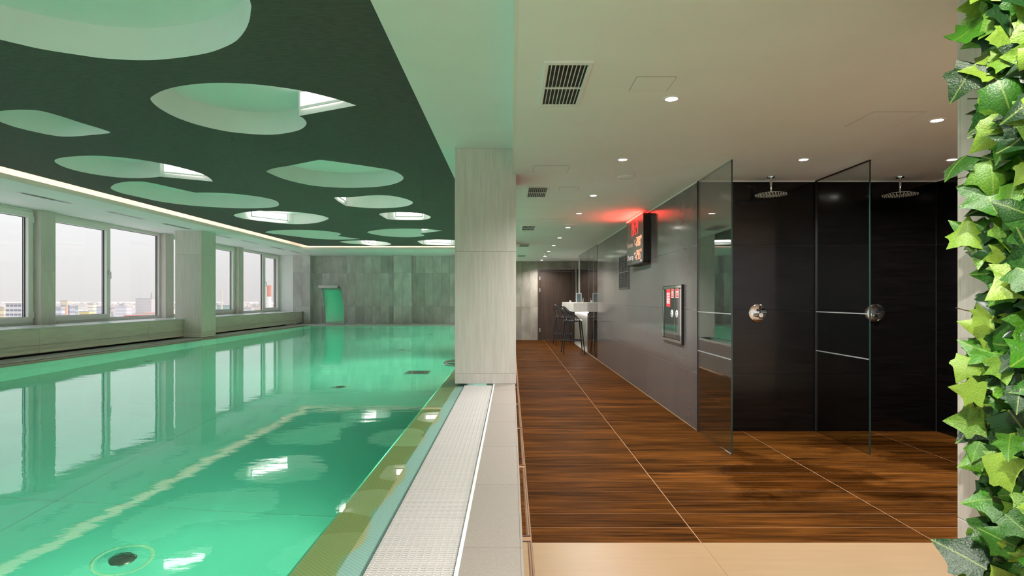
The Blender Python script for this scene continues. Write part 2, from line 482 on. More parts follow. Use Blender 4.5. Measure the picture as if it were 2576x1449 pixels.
# lids of the channel beside the kerb
yb = [0.55, 1.79, 3.035, 4.335, 5.62, 6.9, 8.2, 9.5]
for k, (a, b) in enumerate(zip(yb, yb[1:])):
    a += .03; b -= .03
    lid = obj('channel_cover', B((.040, .082, a + .014, b - .014, -.012, .001)), M['wood'] if a > 2.9 else M['beige'], floor)
    obj('cover_rim', B((.038, .1, a, a + .010, -.012, .0035), (.038, .1, b - .010, b, -.012, .0035), (.086, .0905, a, b, -.012, .004), (.0975, .102, a, b, -.012, .004)), M['darkmetal'], lid)
obj('channel_bed', B((.036, .104, YB, 17.5, -.02, -.006)), M['groutdark'], floor)

# ------------------------------------------------------------------ kerb and overflow on the corridor side
kerb = obj('kerb_1', B((-.148, .028, YB, 16.9, -.02, KERB - .012)), M['grout'])
tag(kerb, 'raised beige tiled kerb between the pool and the corridor', kind='structure')
bx = []
yj = [1.78 + .605 * k for k in range(-9, 26)]
for a, b in zip(yj, yj[1:]):
    if b > 16.9: break
    bx.append((-.146, .027, a + .0012, b - .0012, KERB - .012, KERB))
tiles(kerb, 'top_tile', M['kerb'], bx, bev=.0012)
bx = []
for a, b in zip(yj, yj[1:]):
    if b > 16.9: break
    bx.append((.027, .036, a + .0012, b - .0012, 0, KERB - .0005))
tiles(kerb, 'side_tile', M['kerb'], bx, bev=.0015)
obj('edge_strip', B((-.158, -.146, YB, 5.2, .40, KERB + .001)), M['edgestrip'], kerb)

# ------------------------------------------------------------------ pool basin
PX0, PX1, PY0, PY1, PZ = -5.82, -.64, -3.0, 16.9, -.84
bm = bmesh.new()
def quad(bm, a, b, c, d): return bm.faces.new([bm.verts.new(p) for p in (a, b, c, d)])
quad(bm, (PX0, PY0, PZ), (PX1, PY0, PZ), (PX1, PY1, PZ), (PX0, PY1, PZ))
zt = .452
quad(bm, (PX0, PY0, PZ), (PX0, PY1, PZ), (PX0, PY1, zt), (PX0, PY0, zt))
quad(bm, (PX1, PY1, PZ), (PX1, PY0, PZ), (PX1, PY0, zt), (PX1, PY1, zt))
quad(bm, (PX0, PY1, PZ), (PX1, PY1, PZ), (PX1, PY1, zt), (PX0, PY1, zt))
quad(bm, (PX1, PY0, PZ), (PX0, PY0, PZ), (PX0, PY0, zt), (PX1, PY0, zt))
pool = obj('pool_basin', bm, M['basin'])
tag(pool, 'turquoise lined swimming pool basin under the water', kind='structure')
seamM = mat('darker_liner_weld', (.10, .46, .40, 1), .6)
for k, yy in enumerate([1.2, 3.35, 5.6, 7.9, 10.2, 12.5, 14.8]):
    obj('liner_weld', B((PX0, PX1, yy, yy + .012, PZ, PZ + .002)), seamM, pool)
obj('liner_weld', B((-2.62, -2.608, PY0, PY1, PZ, PZ + .002)), seamM, pool)
# sloping overflow edge
def strip(bm, prof, y0, y1, ny=1):
    prev = None
    for j in range(ny + 1):
        yy = y0 + (y1 - y0) * j / ny
        ring = [bm.verts.new((x, yy, z)) for x, z in prof]
        if prev:
            for i in range(len(ring) - 1): bm.faces.new((prev[i], prev[i + 1], ring[i + 1], ring[i]))
        prev = ring
bm = bmesh.new(); strip(bm, [(-.64, .452), (-.53, .4575), (-.43, .466), (-.43, .26), (-.155, .26), (-.155, .49)], YB, 16.9)
obj('overflow_edge', bm, M['beach'], pool)
bm = bmesh.new(); strip(bm, [(-6.47, .40), (-6.02, .40), (-6.02, .464), (PX0, .452)], YB, 17.4)
obj('overflow_edge', bm, mat('olive_overflow_tile', (.27, .27, .13, 1), .4, var=.05), pool)
bm = B((-6.47, -.15, 17.30, YP + .1, .3, .468), (-6.47, -.15, PY1, 17.30, .3, .44))
obj('deck', bm, mat('white_grey_deck_tile', (.55, .55, .52, 1), .4, var=.05), pool)

water = bmesh.new()
quad(water, (PX0, PY0, WL), (PX1, PY0, WL), (PX1, PY1, WL), (PX0, PY1, WL))
water = obj('water', water, M['water'])
tag(water, 'still green pool water reflecting the windows', 'water', kind='structure')

film = bmesh.new()
for a, b, c, d in ((PX1, -.435, YB, PY1), (-6.02, PX0, YB, PY1), (-6.02, PX1, PY1, 17.01)):
    quad(film, (a, c, WL), (b, c, WL), (b, d, WL), (a, d, WL))
obj('overflow_film', film, pane_mat('shallow_water_film', (.80, .90, .78, 1), 1.33, 1.0), water)

# floor fittings under water
inletM = mat('dark_steel_inlet', (.06, .10, .09, 1), .25, .7)
ringM = mat('pale_ring_gasket', (.30, .72, .52, 1), .5)
def inlet(loc, label, s=1.0):
    t = empty('pool_inlet', loc)
    obj('cap', lathe([(.002, .035), (.05, .032), (.085, .018), (.095, .0)], 20), inletM, t, True)
    obj('collar', lathe([(.19, .001), (.205, .006), (.215, .001)], 32, cap=False), ringM, t, True)
    obj('flange', lathe([(.002, .002), (.17, .0025), (.175, 0)], 28), M['basin'], t, True)
    t.scale = (s, s, s)
    tag(t, label, 'inlet', 'round inlets on the pool floor')
for (x, y, lab) in [(-1.89, 2.84, 'round dark pool floor inlet nearest the camera'), (-1.93, 6.61, 'round dark pool floor inlet, second along the overflow grating'),
                    (-1.95, 10.43, 'round dark pool floor inlet, third along the overflow grating'), (-1.95, 14.2, 'round dark pool floor inlet furthest down the pool'),
                    (-5.35, 10.43, 'round dark pool floor inlet below the free standing window pillar'), (-5.35, 8.6, 'round dark pool floor inlet before the free standing window pillar')]:
    inlet((x, y, PZ), lab, .62)
dr = empty('main_drain', (-1.22, 7.67, PZ))
obj('frame', B((-.15, .15, -.15, -.13, 0, .015), (-.15, .15, .13, .15, 0, .015), (-.15, -.13, -.13, .13, 0, .015), (.13, .15, -.13, .13, 0, .015)), inletM, dr)
for k in range(9):
    obj('bar', B((-.13, .13, -.12 + k * .028, -.106 + k * .028, 0, .012)), M['black'], dr)
tag(dr, 'square dark main drain on the pool floor', 'drain')

# underwater lamps along the corridor side wall of the basin
for k, yy in enumerate([-1.2, 2.3, 7.9, 12.2, 15.6]):
    t = empty('underwater_lamp', (PX1 - .002, yy, -.10))
    obj('ring', lathe([(.13, 0), (.14, -.02), (.10, -.025)], 24, axis='x', cap=False), M['steel'], t, True)
    obj('lens', lathe([(.002, -.022), (.10, -.018)], 24, axis='x', cap=False), emat('underwater_glow', (.85, 1, .6, 1), 6), t, True)
    tag(t, 'round underwater lamp set in the pool wall under the overflow', 'lamp', 'underwater lamps')
    L = bpy.data.lights.new('underwater_light', 'AREA'); L.shape = 'DISK'; L.size = .2
    L.energy = POOL_W * (.42 if k == 1 else 1); L.color = (1, .95, .60); L.spread = R(172)
    lo = bpy.data.objects.new('underwater_light', L); C.objects.link(lo); lo.parent = t
    lo.location = (-.04, 0, 0); lo.rotation_euler = (0, R(90 - 8), 0)
# overflow grating: near run slat by slat
gr = empty('overflow_grating', (-.288, YB, .452))
tag(gr, 'cream slatted overflow grating along the kerb in front of the pillar', 'grating')
bm = B((-.128, .128, -.0042, .0042, 0, .024), bev=.0018)
for k in range(11):
    x = -.115 + k * .023
    v = [bm.verts.new((x - .004, -.004, .024)), bm.verts.new((x + .004, -.004, .024)), bm.verts.new((x + .004, .004, .024)), bm.verts.new((x - .004, .004, .024)), bm.verts.new((x, 0, .0268))]
    for i in range(4): bm.faces.new((v[i], v[(i + 1) % 4], v[4]))
pitch = .0138
first = obj('slat', bm, M['grate'], gr, loc=(0, 5.188 - YB, 0))
nsl = 1
while nsl < 285:
    inst(first, 'slat', gr, (0, 5.188 - YB - nsl * pitch, 0)); nsl += 1
rest = bmesh.new()
yy = 5.188 - YB - nsl * pitch
while yy > .02:
    bmesh.ops.create_cube(rest, size=1, matrix=Matrix.Translation((0, yy, .012)) @ Matrix.Diagonal((.256, .0096, .024, 1)))
    yy -= pitch
tag(obj('slats', rest, M['grate'], gr), kind='stuff')
obj('rail', B((-.06, -.045, 0, 5.19 - YB, -.002, .014), (.045, .06, 0, 5.19 - YB, -.002, .014)), M['grate'], gr)

# grating under the windows and along the far end: too far to count slats
bm = bmesh.new(); yy = YB
while yy < 17.3:
    bmesh.ops.create_cube(bm, size=1, matrix=Matrix.Translation((-6.255, yy, .462)) @ Matrix.Diagonal((.43, .016, .022, 1))); yy += .024
g2 = obj('overflow_grating', bm, M['grate']); tag(g2, 'narrow cream overflow grating running under the window ledge', 'grating', kind='stuff')
bm = bmesh.new(); xx = -6.0
while xx < -.6:
    bmesh.ops.create_cube(bm, size=1, matrix=Matrix.Translation((xx, 17.14, .462)) @ Matrix.Diagonal((.016, .26, .022, 1))); xx += .024
g3 = obj('overflow_grating', bm, M['edgestrip']); tag(g3, 'white overflow grating across the far end of the pool', 'grating', kind='stuff')

# ------------------------------------------------------------------ pillars
def pillar(name, x0, x1, y0, y1, z0, z1, joints, label, m='stone'):
    p = obj(name, B((x0 + .012, x1 - .012, y0 + .012, y1 - .012, z0, z1)), M['grout'])
    tag(p, label, kind='structure')
    zs = [z0] + joints + [z1]
    for a, b in zip(zs, zs[1:]):
        a += .001; b -= .001
        tiles(p, 'tile', M[m], [(x0, x1, y0, y0 + .012, a, b), (x0, x1, y1 - .012, y1, a, b)], bev=.0012)
        tiles(p, 'tile', M[m], [(x0, x0 + .0115, y0 + .0122, y1 - .0122, a, b), (x1 - .0115, x1, y0 + .0122, y1 - .0122, a, b)], bev=.0012)
    return p
pillar('pillar_1', -.503, .0425, 5.20, 5.74, KERB, SOF, [.58, 1.67], 'beige stone tiled pillar standing on the kerb between pool and corridor')
pillar('pillar_2', -.503, .0425, 11.50, 12.06, KERB, SOF, [.58, 1.67], 'second pillar on the kerb, hidden behind the first')
pillar('pillar_3', -6.64, -6.12, 11.52, 12.08, .48, SOF, [.58, 2.12], 'pale free standing pillar by the window ledge')

# ------------------------------------------------------------------ window wall
cols = [(-3.9, -3.63), (-.6, -.33), (2.55, 2.82), (5.68, 5.95), (8.82, 9.09), (12.0, 12.27), (15.22, 15.47)]
wl_ = obj('wall_left', B((-7.55, -6.475, YB, 18.2, -.3, .40), (-7.55, -6.475, YB, 18.2, .498, SILL - .02), (-7.55, -7.0, YB, 18.2, .40, .50), (-7.55, XWIN, YB, 18.5, SOF, 3.1)), M['groutgrey'])
tag(wl_, 'tiled ledge wall below the windows', kind='structure')
obj('ledge_top', B((-7.5, -6.462, YB, 18.13, SILL - .02, SILL), bev=.003), mat('white_grey_stone_ledge', (.62, .62, .63, 1), .22, var=.04, scale=(5, 5, 5)), wl_)
bx = []
yy = YB
k = 0
while yy < 18.1:
    y1 = min(yy + 1.2, 18.13)
    bx += [(-6.477, -6.468, yy + .0012, y1 - .0012, .612, SILL - .021), (-6.477, -6.468, yy + .0012, y1 - .0012, .502, .6096)]
    yy += 1.2
tiles(wl_, 'tile', M['stoneh'], bx, bev=.001)
obj('ledge_end', B((-6.477, -6.455, 18.1, 18.13, .47, SILL)), M['plaster'], wl_)
for a, b in cols:
    c = obj('wall_column', B((-7.32, -7.11, a, b, SILL, SOF)), M['grout'], wl_)
    for z0, z1 in ((SILL, 1.67), (1.67, SOF)):
        tiles(c, 'tile', M['stone'], [(-7.112, -7.104, a - .004, b + .004, z0 + .001, z1 - .001)])
        tiles(c, 'tile', M['stone'], [(-7.3, -7.104, a - .008, a - .0005, z0 + .001, z1 - .001)])
obj('reveal', B((-7.23, -6.77, 18.1, 18.45, .45, SOF)), M['plaster'], wl_)

def window(n, y0, y1, split, kinds, lab):
    w = empty('window_%d' % n, (XWIN, y0, SILL))
    tag(w, lab, kind='structure')
    H = SOF - SILL; D = y1 - y0
    s = split - y0
    fw = .055
    obj('frame', B((-.07, 0, 0, D, 0, fw), (-.07, 0, 0, D, H - .06, H), (-.07, 0, 0, fw, fw, H - .06), (-.07, 0, D - fw, D, fw, H - .06), (-.07, -.002, s - .03, s + .03, fw, H - .06), bev=.003), M['pvc'], w)
    for (a, b, kd) in ((fw, s - .03, kinds[0]), (s + .03, D - fw, kinds[1])):
        lo, hi = fw, H - .06
        if kd:
            q = .085
            a2, b2 = a - .02, b + .02; lo2, hi2 = lo - .02, hi + .02
            sash = obj('sash', B((-.06, .02, a2, b2, lo2, lo2 + q), (-.06, .02, a2, b2, hi2 - q, hi2), (-.06, .02, a2, a2 + q, lo2 + q, hi2 - q), (-.06, .02, b2 - q, b2, lo2 + q, hi2 - q), bev=.004), M['pvc'], w)
            ga, gb, gl, gh = a2 + q, b2 - q, lo2 + q, hi2 - q
            hy = b2 - .045 if kd == 1 else a2 + .045
            hz = H * .5
            obj('handle', B((.02, .03, hy - .014, hy + .014, hz - .035, hz + .035), (.03, .065, hy - .009, hy + .009, hz - .009, hz + .009), (.05, .066, hy - .010, hy + .010, hz - .12, hz + .01), bev=.003), M['silver'], sash)
            hin = a2 + .0 if kd == 1 else b2
            for zz in (.1, H - .2):
                obj('hinge', B((.0, .03, hin - .012, hin + .012, zz, zz + .1), bev=.003), M['pvc'], sash)
        else:
            ga, gb, gl, gh = a, b, lo, hi
        t = .006
        par = sash if kd else w
        obj('gasket', B((-.045, -.03, ga, gb, gl, gl + t), (-.045, -.03, ga, gb, gh - t, gh), (-.045, -.03, ga, ga + t, gl + t, gh - t), (-.045, -.03, gb - t, gb, gl + t, gh - t), (-.066, -.06, gb - .012, gb, gl, gh)), M['gasket'], par)
        obj('pane', B((-.047, -.043, ga, gb, gl, gh)), M['glass'], par)
    return w
nm = 1
lay = [(-3.63, -.6, -2.1, (0, 2)), (-.33, 2.55, 1.1, (1, 0)), (2.82, 5.68, 4.3, (0, 2)), (5.95, 8.82, 7.35, (0, 2)), (9.09, 12.0, 10.48, (1, 0)), (12.27, 15.22, 13.7, (0, 2)), (15.47, 18.10, 16.99, (0, 2))]
for a, b, s_, kd in lay:
    window(nm, a, b, s_, kd, 'white framed two part window %s' % ['behind the viewer by the pool', 'beside the near pool end', 'just outside the view by the pool', 'cut by the edge of the view', 'with a handle, facing the tower blocks', 'half hidden behind the free standing pillar', 'next to the far grey wall'][nm - 1]); nm += 1

# ------------------------------------------------------------------ far walls
def far_tiles(x0, x1, y, z0, z1, first):
    xs = [x0]; x = first
    while x < x1 - .04:
        if x > x0 + .02: xs.append(x)
        x += .266
    xs.append(x1)
    zs = [z0] + [z for z in (1.0, 2.05) if z0 < z < z1] + [z1]
    out = []
    for a, b in zip(xs, xs[1:]):
        for c, d in zip(zs, zs[1:]):
            out.append((a + .001, b - .001, y - .010, y, c + .001, d - .001))
    return out
wf = obj('wall_far', B((-7.5, .0, YP, YP + .2, .3, 3.1), (-6.765, -6.245, 18.11, YP, .468, SOF), (-3.645, -3.105, 18.11, YP, .468, SOF)), M['groutgrey'])
tag(wf, 'far pool wall of cloudy grey tiles with two pilasters', kind='structure')
tiles(wf, 'tile', M['greytile'], far_tiles(-6.24, -3.65, YP, .468, SOF, -6.24) + far_tiles(-3.10, -.02, YP, .468, SOF, -3.0) +
      far_tiles(-6.77, -6.24, 18.11, .468, SOF, -6.5) + far_tiles(-3.65, -3.10, 18.11, .468, SOF, -3.38))
tiles(wf, 'tile', M['greytile'], [(-6.244, -6.236, 18.102, 18.388, a, b) for a, b in ((.469, .999), (1.001, 2.049), (2.051, SOF))] + [(-3.104, -3.096, 18.102, 18.388, a, b) for a, b in ((.469, .999), (1.001, 2.049), (2.051, SOF))])
wc = obj('wall_corridor_end', B((-.1, .80, YF, YF + .15, 0, 3.0), (1.90, 4.1, YF, YF + .15, 0, 3.0), (.80, 1.90, YF, YF + .15, 2.14, 3.0)), M['groutgrey'])
tag(wc, 'end wall of the corridor in cloudy grey brown tiles', kind='structure')
gt2 = mat('cloudy_taupe_tile', (.30, .265, .23, 1), .5, var=.25, scale=(3.2, 3.2, 1.6), bump=.04, rnd=.12)
def end_tiles(x0, x1, z0, z1):
    return [t for t in far_tiles(x0, x1, YF, z0, z1, x0 + .14)]
tiles(wc, 'tile', gt2, end_tiles(-.1, .80, 0, CEIL) + end_tiles(1.90, 4.1, 0, CEIL) + [(.801, 1.899, YF - .01, YF, 2.141, CEIL)])
d1 = empty('door_1', (.80, YF, 0)); tag(d1, 'dark brown wooden door at the end of the corridor', kind='structure')
obj('door_frame', B((0, .06, -.03, .12, 0, 2.13), (1.04, 1.10, -.03, .12, 0, 2.13), (.06, 1.04, -.03, .12, 2.07, 2.13), bev=.004), M['door'], d1)
obj('door_leaf', B((.063, 1.037, .0, .045, .005, 2.067), bev=.003), M['door'], d1)
for zz in (1.80, 1.45, .25):
    obj('hinge', B((.045, .075, -.04, -.005, zz, zz + .11), bev=.004), M['silver'], d1)
obj('handle', B((.95, .985, -.03, 0, .98, 1.14), (.86, .97, -.055, -.035, 1.06, 1.08), bev=.004), M['silver'], d1)
d2 = empty('door_2', (1.98, YF, 0)); tag(d2, 'dark brown door panel seen through the bar glass', kind='structure')
obj('door_leaf', B((0, .9, -.06, -.012, .0, 2.13), bev=.004), M['door'], d2)

# ------------------------------------------------------------------ dark corridor wall and showers
wr = obj('wall_right', B((XW + .0035, XW + .16, YS + .012, 11.9, 0, CEIL + .3)), M['groutlight'])
tag(wr, 'dark glossy tiled corridor wall', kind='structure')
zr = [0, .545, 1.145, 1.755, CEIL - .004]
bx = []
yj2 = [YS + .013, 6.3, 7.5, 8.7, 9.9, 11.1, 11.9]
for a, b in zip(yj2, yj2[1:]):
    for c, d in zip(zr, zr[1:]):
        bx.append((XW, XW + .012, a + .001, b - .001, c + .0012, d - .0012))
tiles(wr, 'tile', M['dark_tile'], bx, bev=.001)
obj('shadow_trim', B((XW - .006, XW, YS, 11.9, CEIL - .012, CEIL)), M['plaster'], wr)
obj('floor_trim', B((XW - .006, XW, YS + .02, 11.9, 0, .006)), M['beige'], wr)
wb = obj('wall_shower', B((XW, 4.2, YS + .012, YS + .16, 0, CEIL + .3), (4.012, 4.16, 2.2, YS + .16, 0, CEIL + .3)), M['groutgrey'])
tag(wb, 'black glossy tiled back wall of the showers', kind='structure')
bx = []
for a, b in zip([XW, 2.845, 4.0], [2.845, 4.0]):
    for c, d in zip(zr, zr[1:]):
        bx.append((a + .001, b - .001, YS, YS + .012, c + .0012, d - .0012))
for a, b in zip([2.2, 3.1, 4.3, YS], [3.1, 4.3, YS]):
    for c, d in zip(zr, zr[1:]):
        bx.append((4.0, 4.012, a + .001, b - .001, c + .0012, d - .0012))
tiles(wb, 'tile', M['black_tile'], bx, bev=.001)
obj('shadow_trim', B((XW, 4.0, YS - .006, YS, CEIL - .012, CEIL), (3.994, 4.0, 2.2, YS - .006, CEIL - .012, CEIL)), M['plaster'], wb)

# ------------------------------------------------------------------ ceilings
cl = obj('ceiling', B((.012, 8.0, YB - .2, 5.62, CEIL, CEIL + .02), (.012, 4.2, 5.62, YF + .1, CEIL + .006, CEIL + .02), (.03, 8.0, YB - .2, YF + .1, SOF + .2, SOF + .3)), M['ceilgrey'])
tag(cl, 'plain pale plaster ceiling over corridor and showers', kind='structure')
obj('ceiling_drop', B((.0115, .03, YB - .2, YF + .1, CEIL - .0005, SOF + .2)), mat('white_paint', (.82, .81, .78, 1), .8), cl)
so = obj('ceiling_soffit', B((-.6325, .012, YB, YF + 1.0, SOF, TOP), (-7.5, -5.67, YB, 18.5, SOF, SOF + .02), (-5.69, -5.67, YB, 15.97, SOF + .02, SOF + .062),
     (-5.67, -.6325, 15.95, 18.5, SOF, SOF + .02), (-5.67, -.6325, 15.95, 15.97, SOF + .02, SOF + .062),
     (-6.13, -6.10, YB, 16.38, SOF + .02, TOP), (-6.1, -.6325, 16.35, 16.38, SOF + .02, TOP)), M['plaster'])
tag(so, 'white plaster soffit with a lit cove around the pool ceiling', kind='structure')
obj('upper_plaster', B((-7.5, -.6325, YB, 18.5, TOP, TOP + .05)), M['plaster'], so)
lc = obj('cove_light', B((-5.77, -5.75, YB + .2, 16.1, SOF + .021, SOF + .03), (-5.75, -.7, 16.05, 16.07, SOF + .021, SOF + .03)), M['cove'])
tag(lc, 'warm light strip hidden in the cove around the dark ceiling', 'light strip')

# cut-outs of the charcoal ceiling, traced on its own plane (x, y in metres)
def onceil(px, py):
    k = (DARK - EYE) / (VPY - py)
    return (round((px - VPX) * k, 3), round(FOC * k, 3))
HOLES = {
 'A': [(0,99),(50,111),(99,122),(149,130.5),(199,138),(248,145),(298,149),(348,151),(397,150),(447,145),(497,138),(534,129.7),(571,115.5),(596,100.6),(616,77),(627,53),(631,27),(628.6,0)],
 'B': [(378,248.7),(386,240),(403.5,230.2),(425,223),(447,217.8),(481.7,212.4),(525,209),(568.7,208.7),(612,210),(664,214.3),(708,220),(751,226.5),(795,236),(838,247),(866.5,254.8),(896,265),(752.4,291.5),(762,296.5),(769.8,305),(770.9,311.7),(764,320.4),(751,327.4),(729.6,332.8),(699,337.4),(664,338.7),(621,336),(577,331.3),(534,323),(490.4,311.7),(447,296.5),(414,280),(390.4,264)],
 'C': [(0,279.5),(30,276.5),(60,275.8),(89,277),(112,281),(139,288),(174,299),(211,311),(248.4,322),(273,330.4),(277,333),(271,335.4),(223.6,340),(186,343),(154,343),(124,339),(94.4,333),(62,325.5),(30,316.8),(0,306),(-25,298),(-35,291),(-25,284)],
 'D': [(137,403.7),(148,398),(179,393.8),(224,391.5),(269,393),(323,398),(377,405.5),(426,415),(471,426),(507,437),(529,448.5),(535.5,456.6),(402,444),(386,446),(350,448),(305,446.7),(251,440.4),(202,431.5),(166,421.6),(142.6,411)],
 'E': [(278,472),(291.5,462),(323,456.6),(359,456.6),(386,461),(430.6,471),(475,481),(491,484.4),(529,484.4),(583,487),(628,491.6),(664,497),(693,504.6),(702,513.5),(693,520),(659,523.4),(605.5,524),(538,521),(471,516),(404,507),(350,495.6),(309.5,486.6),(287,479)],
 'F': [(670.4,431.5),(677,427),(693,422.4),(734,415.5),(789,404.5),(804,402.2),(819,403.4),(857.8,408.6),(903.6,415),(949.4,422),(979,427),(1002,435),(1014.6,445),(1012,453.3),(995,461.3),(967.7,467.5),(926.5,471.2),(880.7,472.5),(835,471),(789,467),(743,458),(706.6,447.6),(681,437)],
 'G': [(840.6,498.6),(851,496.4),(880.7,496.4),(903.6,494),(931,491.5),(958.5,490.9),(986,492.7),(1015.8,498.6),(1034,505.5),(1038.7,510),(1029.5,516.3),(1006.6,520.9),(972,523.4),(938,523.6),(903.6,521.3),(878,518.6),(867,516.3)],
 'H': [(587.5,541.5),(599,537),(628.7,532.3),(660.8,530.5),(697.4,531),(743,533.5),(784.5,538),(812,543),(826.8,549),(819,554),(798,560),(770.7,563),(743,563.7),(720,562.5),(661,556.4),(617,550.6),(596.6,546)],
 'I': [(954,538.7),(963,535.7),(995,534),(1029.5,534.6),(1064,537.6),(1083,545),(1080,549.5),(1064,553),(1036,553.4),(995,553),(974.6,551.3),(963,545)],
 'J': [(667,584.5),(679,580.6),(706.6,578.6),(743,578),(780,578.8),(816.5,581),(846,584.5),(857.8,588.4),(855.5,591),(851,593),(869,596.4),(906,601),(876,602.2),(835,602.4),(789,599.9),(743,594.8),(702,589.6),(679,586.8)],
 'K': [(923.7,584.3),(935.6,580.4),(963,577),(995,575.4),(1029.5,575),(1064,576),(1087,577.4),(1113,580.4),(1059,587.3),(1067.3,591),(1061.6,594),(1036,596.4),(995,595.8),(963,593),(935.6,588.4)],
 'L': [(854,607.8),(867,606.2),(892,605),(917,605),(944,606.2),(969,608.7),(984.7,613.8),(976.6,616),(960.4,617.5),(945.5,618),(932,617),(917,615),(892,613.7),(871,611.5),(860,609.7)],
 'M': [(1050,607.6),(1057,605.3),(1078.4,603.5),(1103,602.9),(1134,603.7),(1159,605.3),(1173,608.5),(1165,614.7),(1153,617.4),(1115.7,616.5),(1078,615.5),(1063.5,614.7)],
}
def smooth_ring(p):
    n = len(p); V = [Vector(q) for q in p]
    def corner(i):
        a, b = (V[i] - V[i - 1]).normalized(), (V[(i + 1) % n] - V[i]).normalized()
        return a.dot(b) < .62
    cor = [corner(i) for i in range(n)]
    out = []
    for i in range(n):
        p1, p2 = V[i], V[(i + 1) % n]
        p0 = p1 if cor[i] else V[i - 1]
        p3 = p2 if cor[(i + 1) % n] else V[(i + 2) % n]
        m = max(2, min(6, int((p2 - p1).length / .08)))
        if cor[i] and cor[(i + 1) % n]: m = 1
        for k in range(m):
            t = k / m
            out.append(.5 * ((2 * p1) + (p2 - p0) * t + (2 * p0 - 5 * p1 + 4 * p2 - p3) * t * t + (-p0 + 3 * p1 - 3 * p2 + p3) * t ** 3))
    return out
rings = {}
for k_, pts in HOLES.items():
    q = [onceil(*p) for p in pts]
    if k_ == 'A':
        q += [(-1.20, 2.5), (-1.25, 2.05), (-1.5, 1.6), (-2.0, 1.3), (-2.6, 1.3), (-3.15, 1.6), (-3.4, 2.05), (-3.3, 2.5), (-3.05, 2.92)]
    rings[k_] = smooth_ring(q)
outer = [Vector((-5.48, YB)), Vector((-.64, YB)), Vector((-.64, 15.79)), Vector((-5.48, 15.79))]
polys = [[Vector((v.x, v.y, 0)) for v in outer]] + [[Vector((v.x, v.y, 0)) for v in r] for r in rings.values()]
flat = [v for p in polys for v in p]
bm = bmesh.new()
vs = [bm.verts.new((v.x, v.y, DARK)) for v in flat]
for t in tessellate_polygon(polys):
    try: bm.faces.new([vs[i] for i in t])
    except ValueError: pass
for f in bm.faces:
    f.normal_update()
    if f.normal.z > 0: f.normal_flip()
for a, b in ((0, 1), (1, 2), (2, 3), (3, 0)):
    p, q = outer[a], outer[b]
    quad(bm, (p.x, p.y, DARK), (q.x, q.y, DARK), (q.x, q.y, TOP), (p.x, p.y, TOP))
dc = obj('ceiling_dark', bm, M['charcoal'])
tag(dc, 'charcoal suspended ceiling with rounded leaf shaped cut-outs over the pool', kind='structure')
def centroid(r):
    c = Vector((0, 0))
    for v in r: c += v
    return c / len(r)
for k_, r in rings.items():
    bm = bmesh.new(); n = len(r)
    lo = [bm.verts.new((v.x, v.y, DARK - .001)) for v in r]; hi = [bm.verts.new((v.x, v.y, TOP)) for v in r]
    for i in range(n): bm.faces.new((lo[i], lo[(i + 1) % n], hi[(i + 1) % n], hi[i]))
    bmesh.ops.recalc_face_normals(bm, faces=bm.faces[:])
    # face inwards
    c = centroid(r); f0 = bm.faces[:][0]
    for v in bm.verts: pass
    obj('well_lining', bm, M['plaster'], dc, smooth=True)

# framed light panels set into straight stretches of the wells
def light_panel(pa, pb, side, label, z0=.045):
    a, b = Vector(onceil(*pa)), Vector(onceil(*pb))
    d = (b - a); Lh = d.length; ang = math.atan2(d.y, d.x)
    nrm = Vector((-d.y, d.x)).normalized() * side
    t = empty('light_panel', (a.x + nrm.x * .012, a.y + nrm.y * .012, DARK + z0), ang)
    tag(t, label, 'light panel', 'light panels in the ceiling cut-outs')
    h = TOP - DARK - z0 - .004; w = .018; s = side
    e = sorted((0, s * .012)); p = sorted((s * .001, s * .006))
    obj('frame', B((0, Lh, e[0], e[1], 0, w), (0, Lh, e[0], e[1], h - w, h), (0, w, e[0], e[1], w, h - w), (Lh - w, Lh, e[0], e[1], w, h - w)), M['plaster'], t)
    obj('diffuser', B((w, Lh - w, p[0], p[1], w, h - w)), M['panel'], t)
light_panel((757, 290.5), (868, 270.2), -1, 'bright light panel inside the heart shaped ceiling cut-out')
light_panel((408, 444.7), (516, 454.6), -1, 'bright light panel in the cut-out nearest the cove above the windows')
light_panel((867, 516.0), (848, 503.5), 1, 'small corner light panel in the cut-out right of centre')
light_panel((630, 551.4), (723, 562.4), -1, 'long light panel in the oval cut-out near the window cove')
light_panel((995, 552.5), (1064, 552.7), -1, 'light panel in the short oval cut-out beside the pillar')
light_panel((1062, 586.6), (1096, 582.6), -1, 'light panel in the far heart shaped cut-out')
light_panel((914, 614.2), (946, 617.6), -1, 'light panel in the small far oval cut-out at the ceiling end')
light_panel((1069, 615.0), (1136, 616.6), -1, 'light panel in the far cut-out half behind the pillar')

# ------------------------------------------------------------------ rest of the room behind the camera
wk = obj('wall_back', B((-7.5, 8.0, YB - .2, YB, -.3, .85), (-7.5, 8.0, YB - .2, YB, SOF - .05, 3.1)), M['plaster'])
tag(wk, 'rear wall with windows behind the viewer', kind='structure')
for k in range(9):
    x0 = -7.4 + k * 1.72
    w = empty('window_%d' % (nm + k), (x0, YB, .85)); tag(w, 'rear window behind the viewer', kind='structure')
    obj('frame', B((0, 1.72, -.1, 0, 0, .08), (0, 1.72, -.1, 0, 1.61, 1.69), (0, .12, -.1, 0, .08, 1.61), (1.6, 1.72, -.1, 0, .08, 1.61)), M['pvc'], w)
    obj('pane', B((.12, 1.6, -.052, -.048, .08, 1.61)), M['glass'], w)
we = obj('wall_side', B((7.9, 8.1, YB, 2.3, -.3, 3.1), (4.012, 8.1, 2.2, 2.3, -.3, 3.1)), M['plaster'])
tag(we, 'side wall out of view', kind='structure')
ro = obj('roof', B((-7.7, 8.2, YB - .3, 19, 3.1, 3.2)), M['plaster']); tag(ro, 'roof slab above', kind='structure')
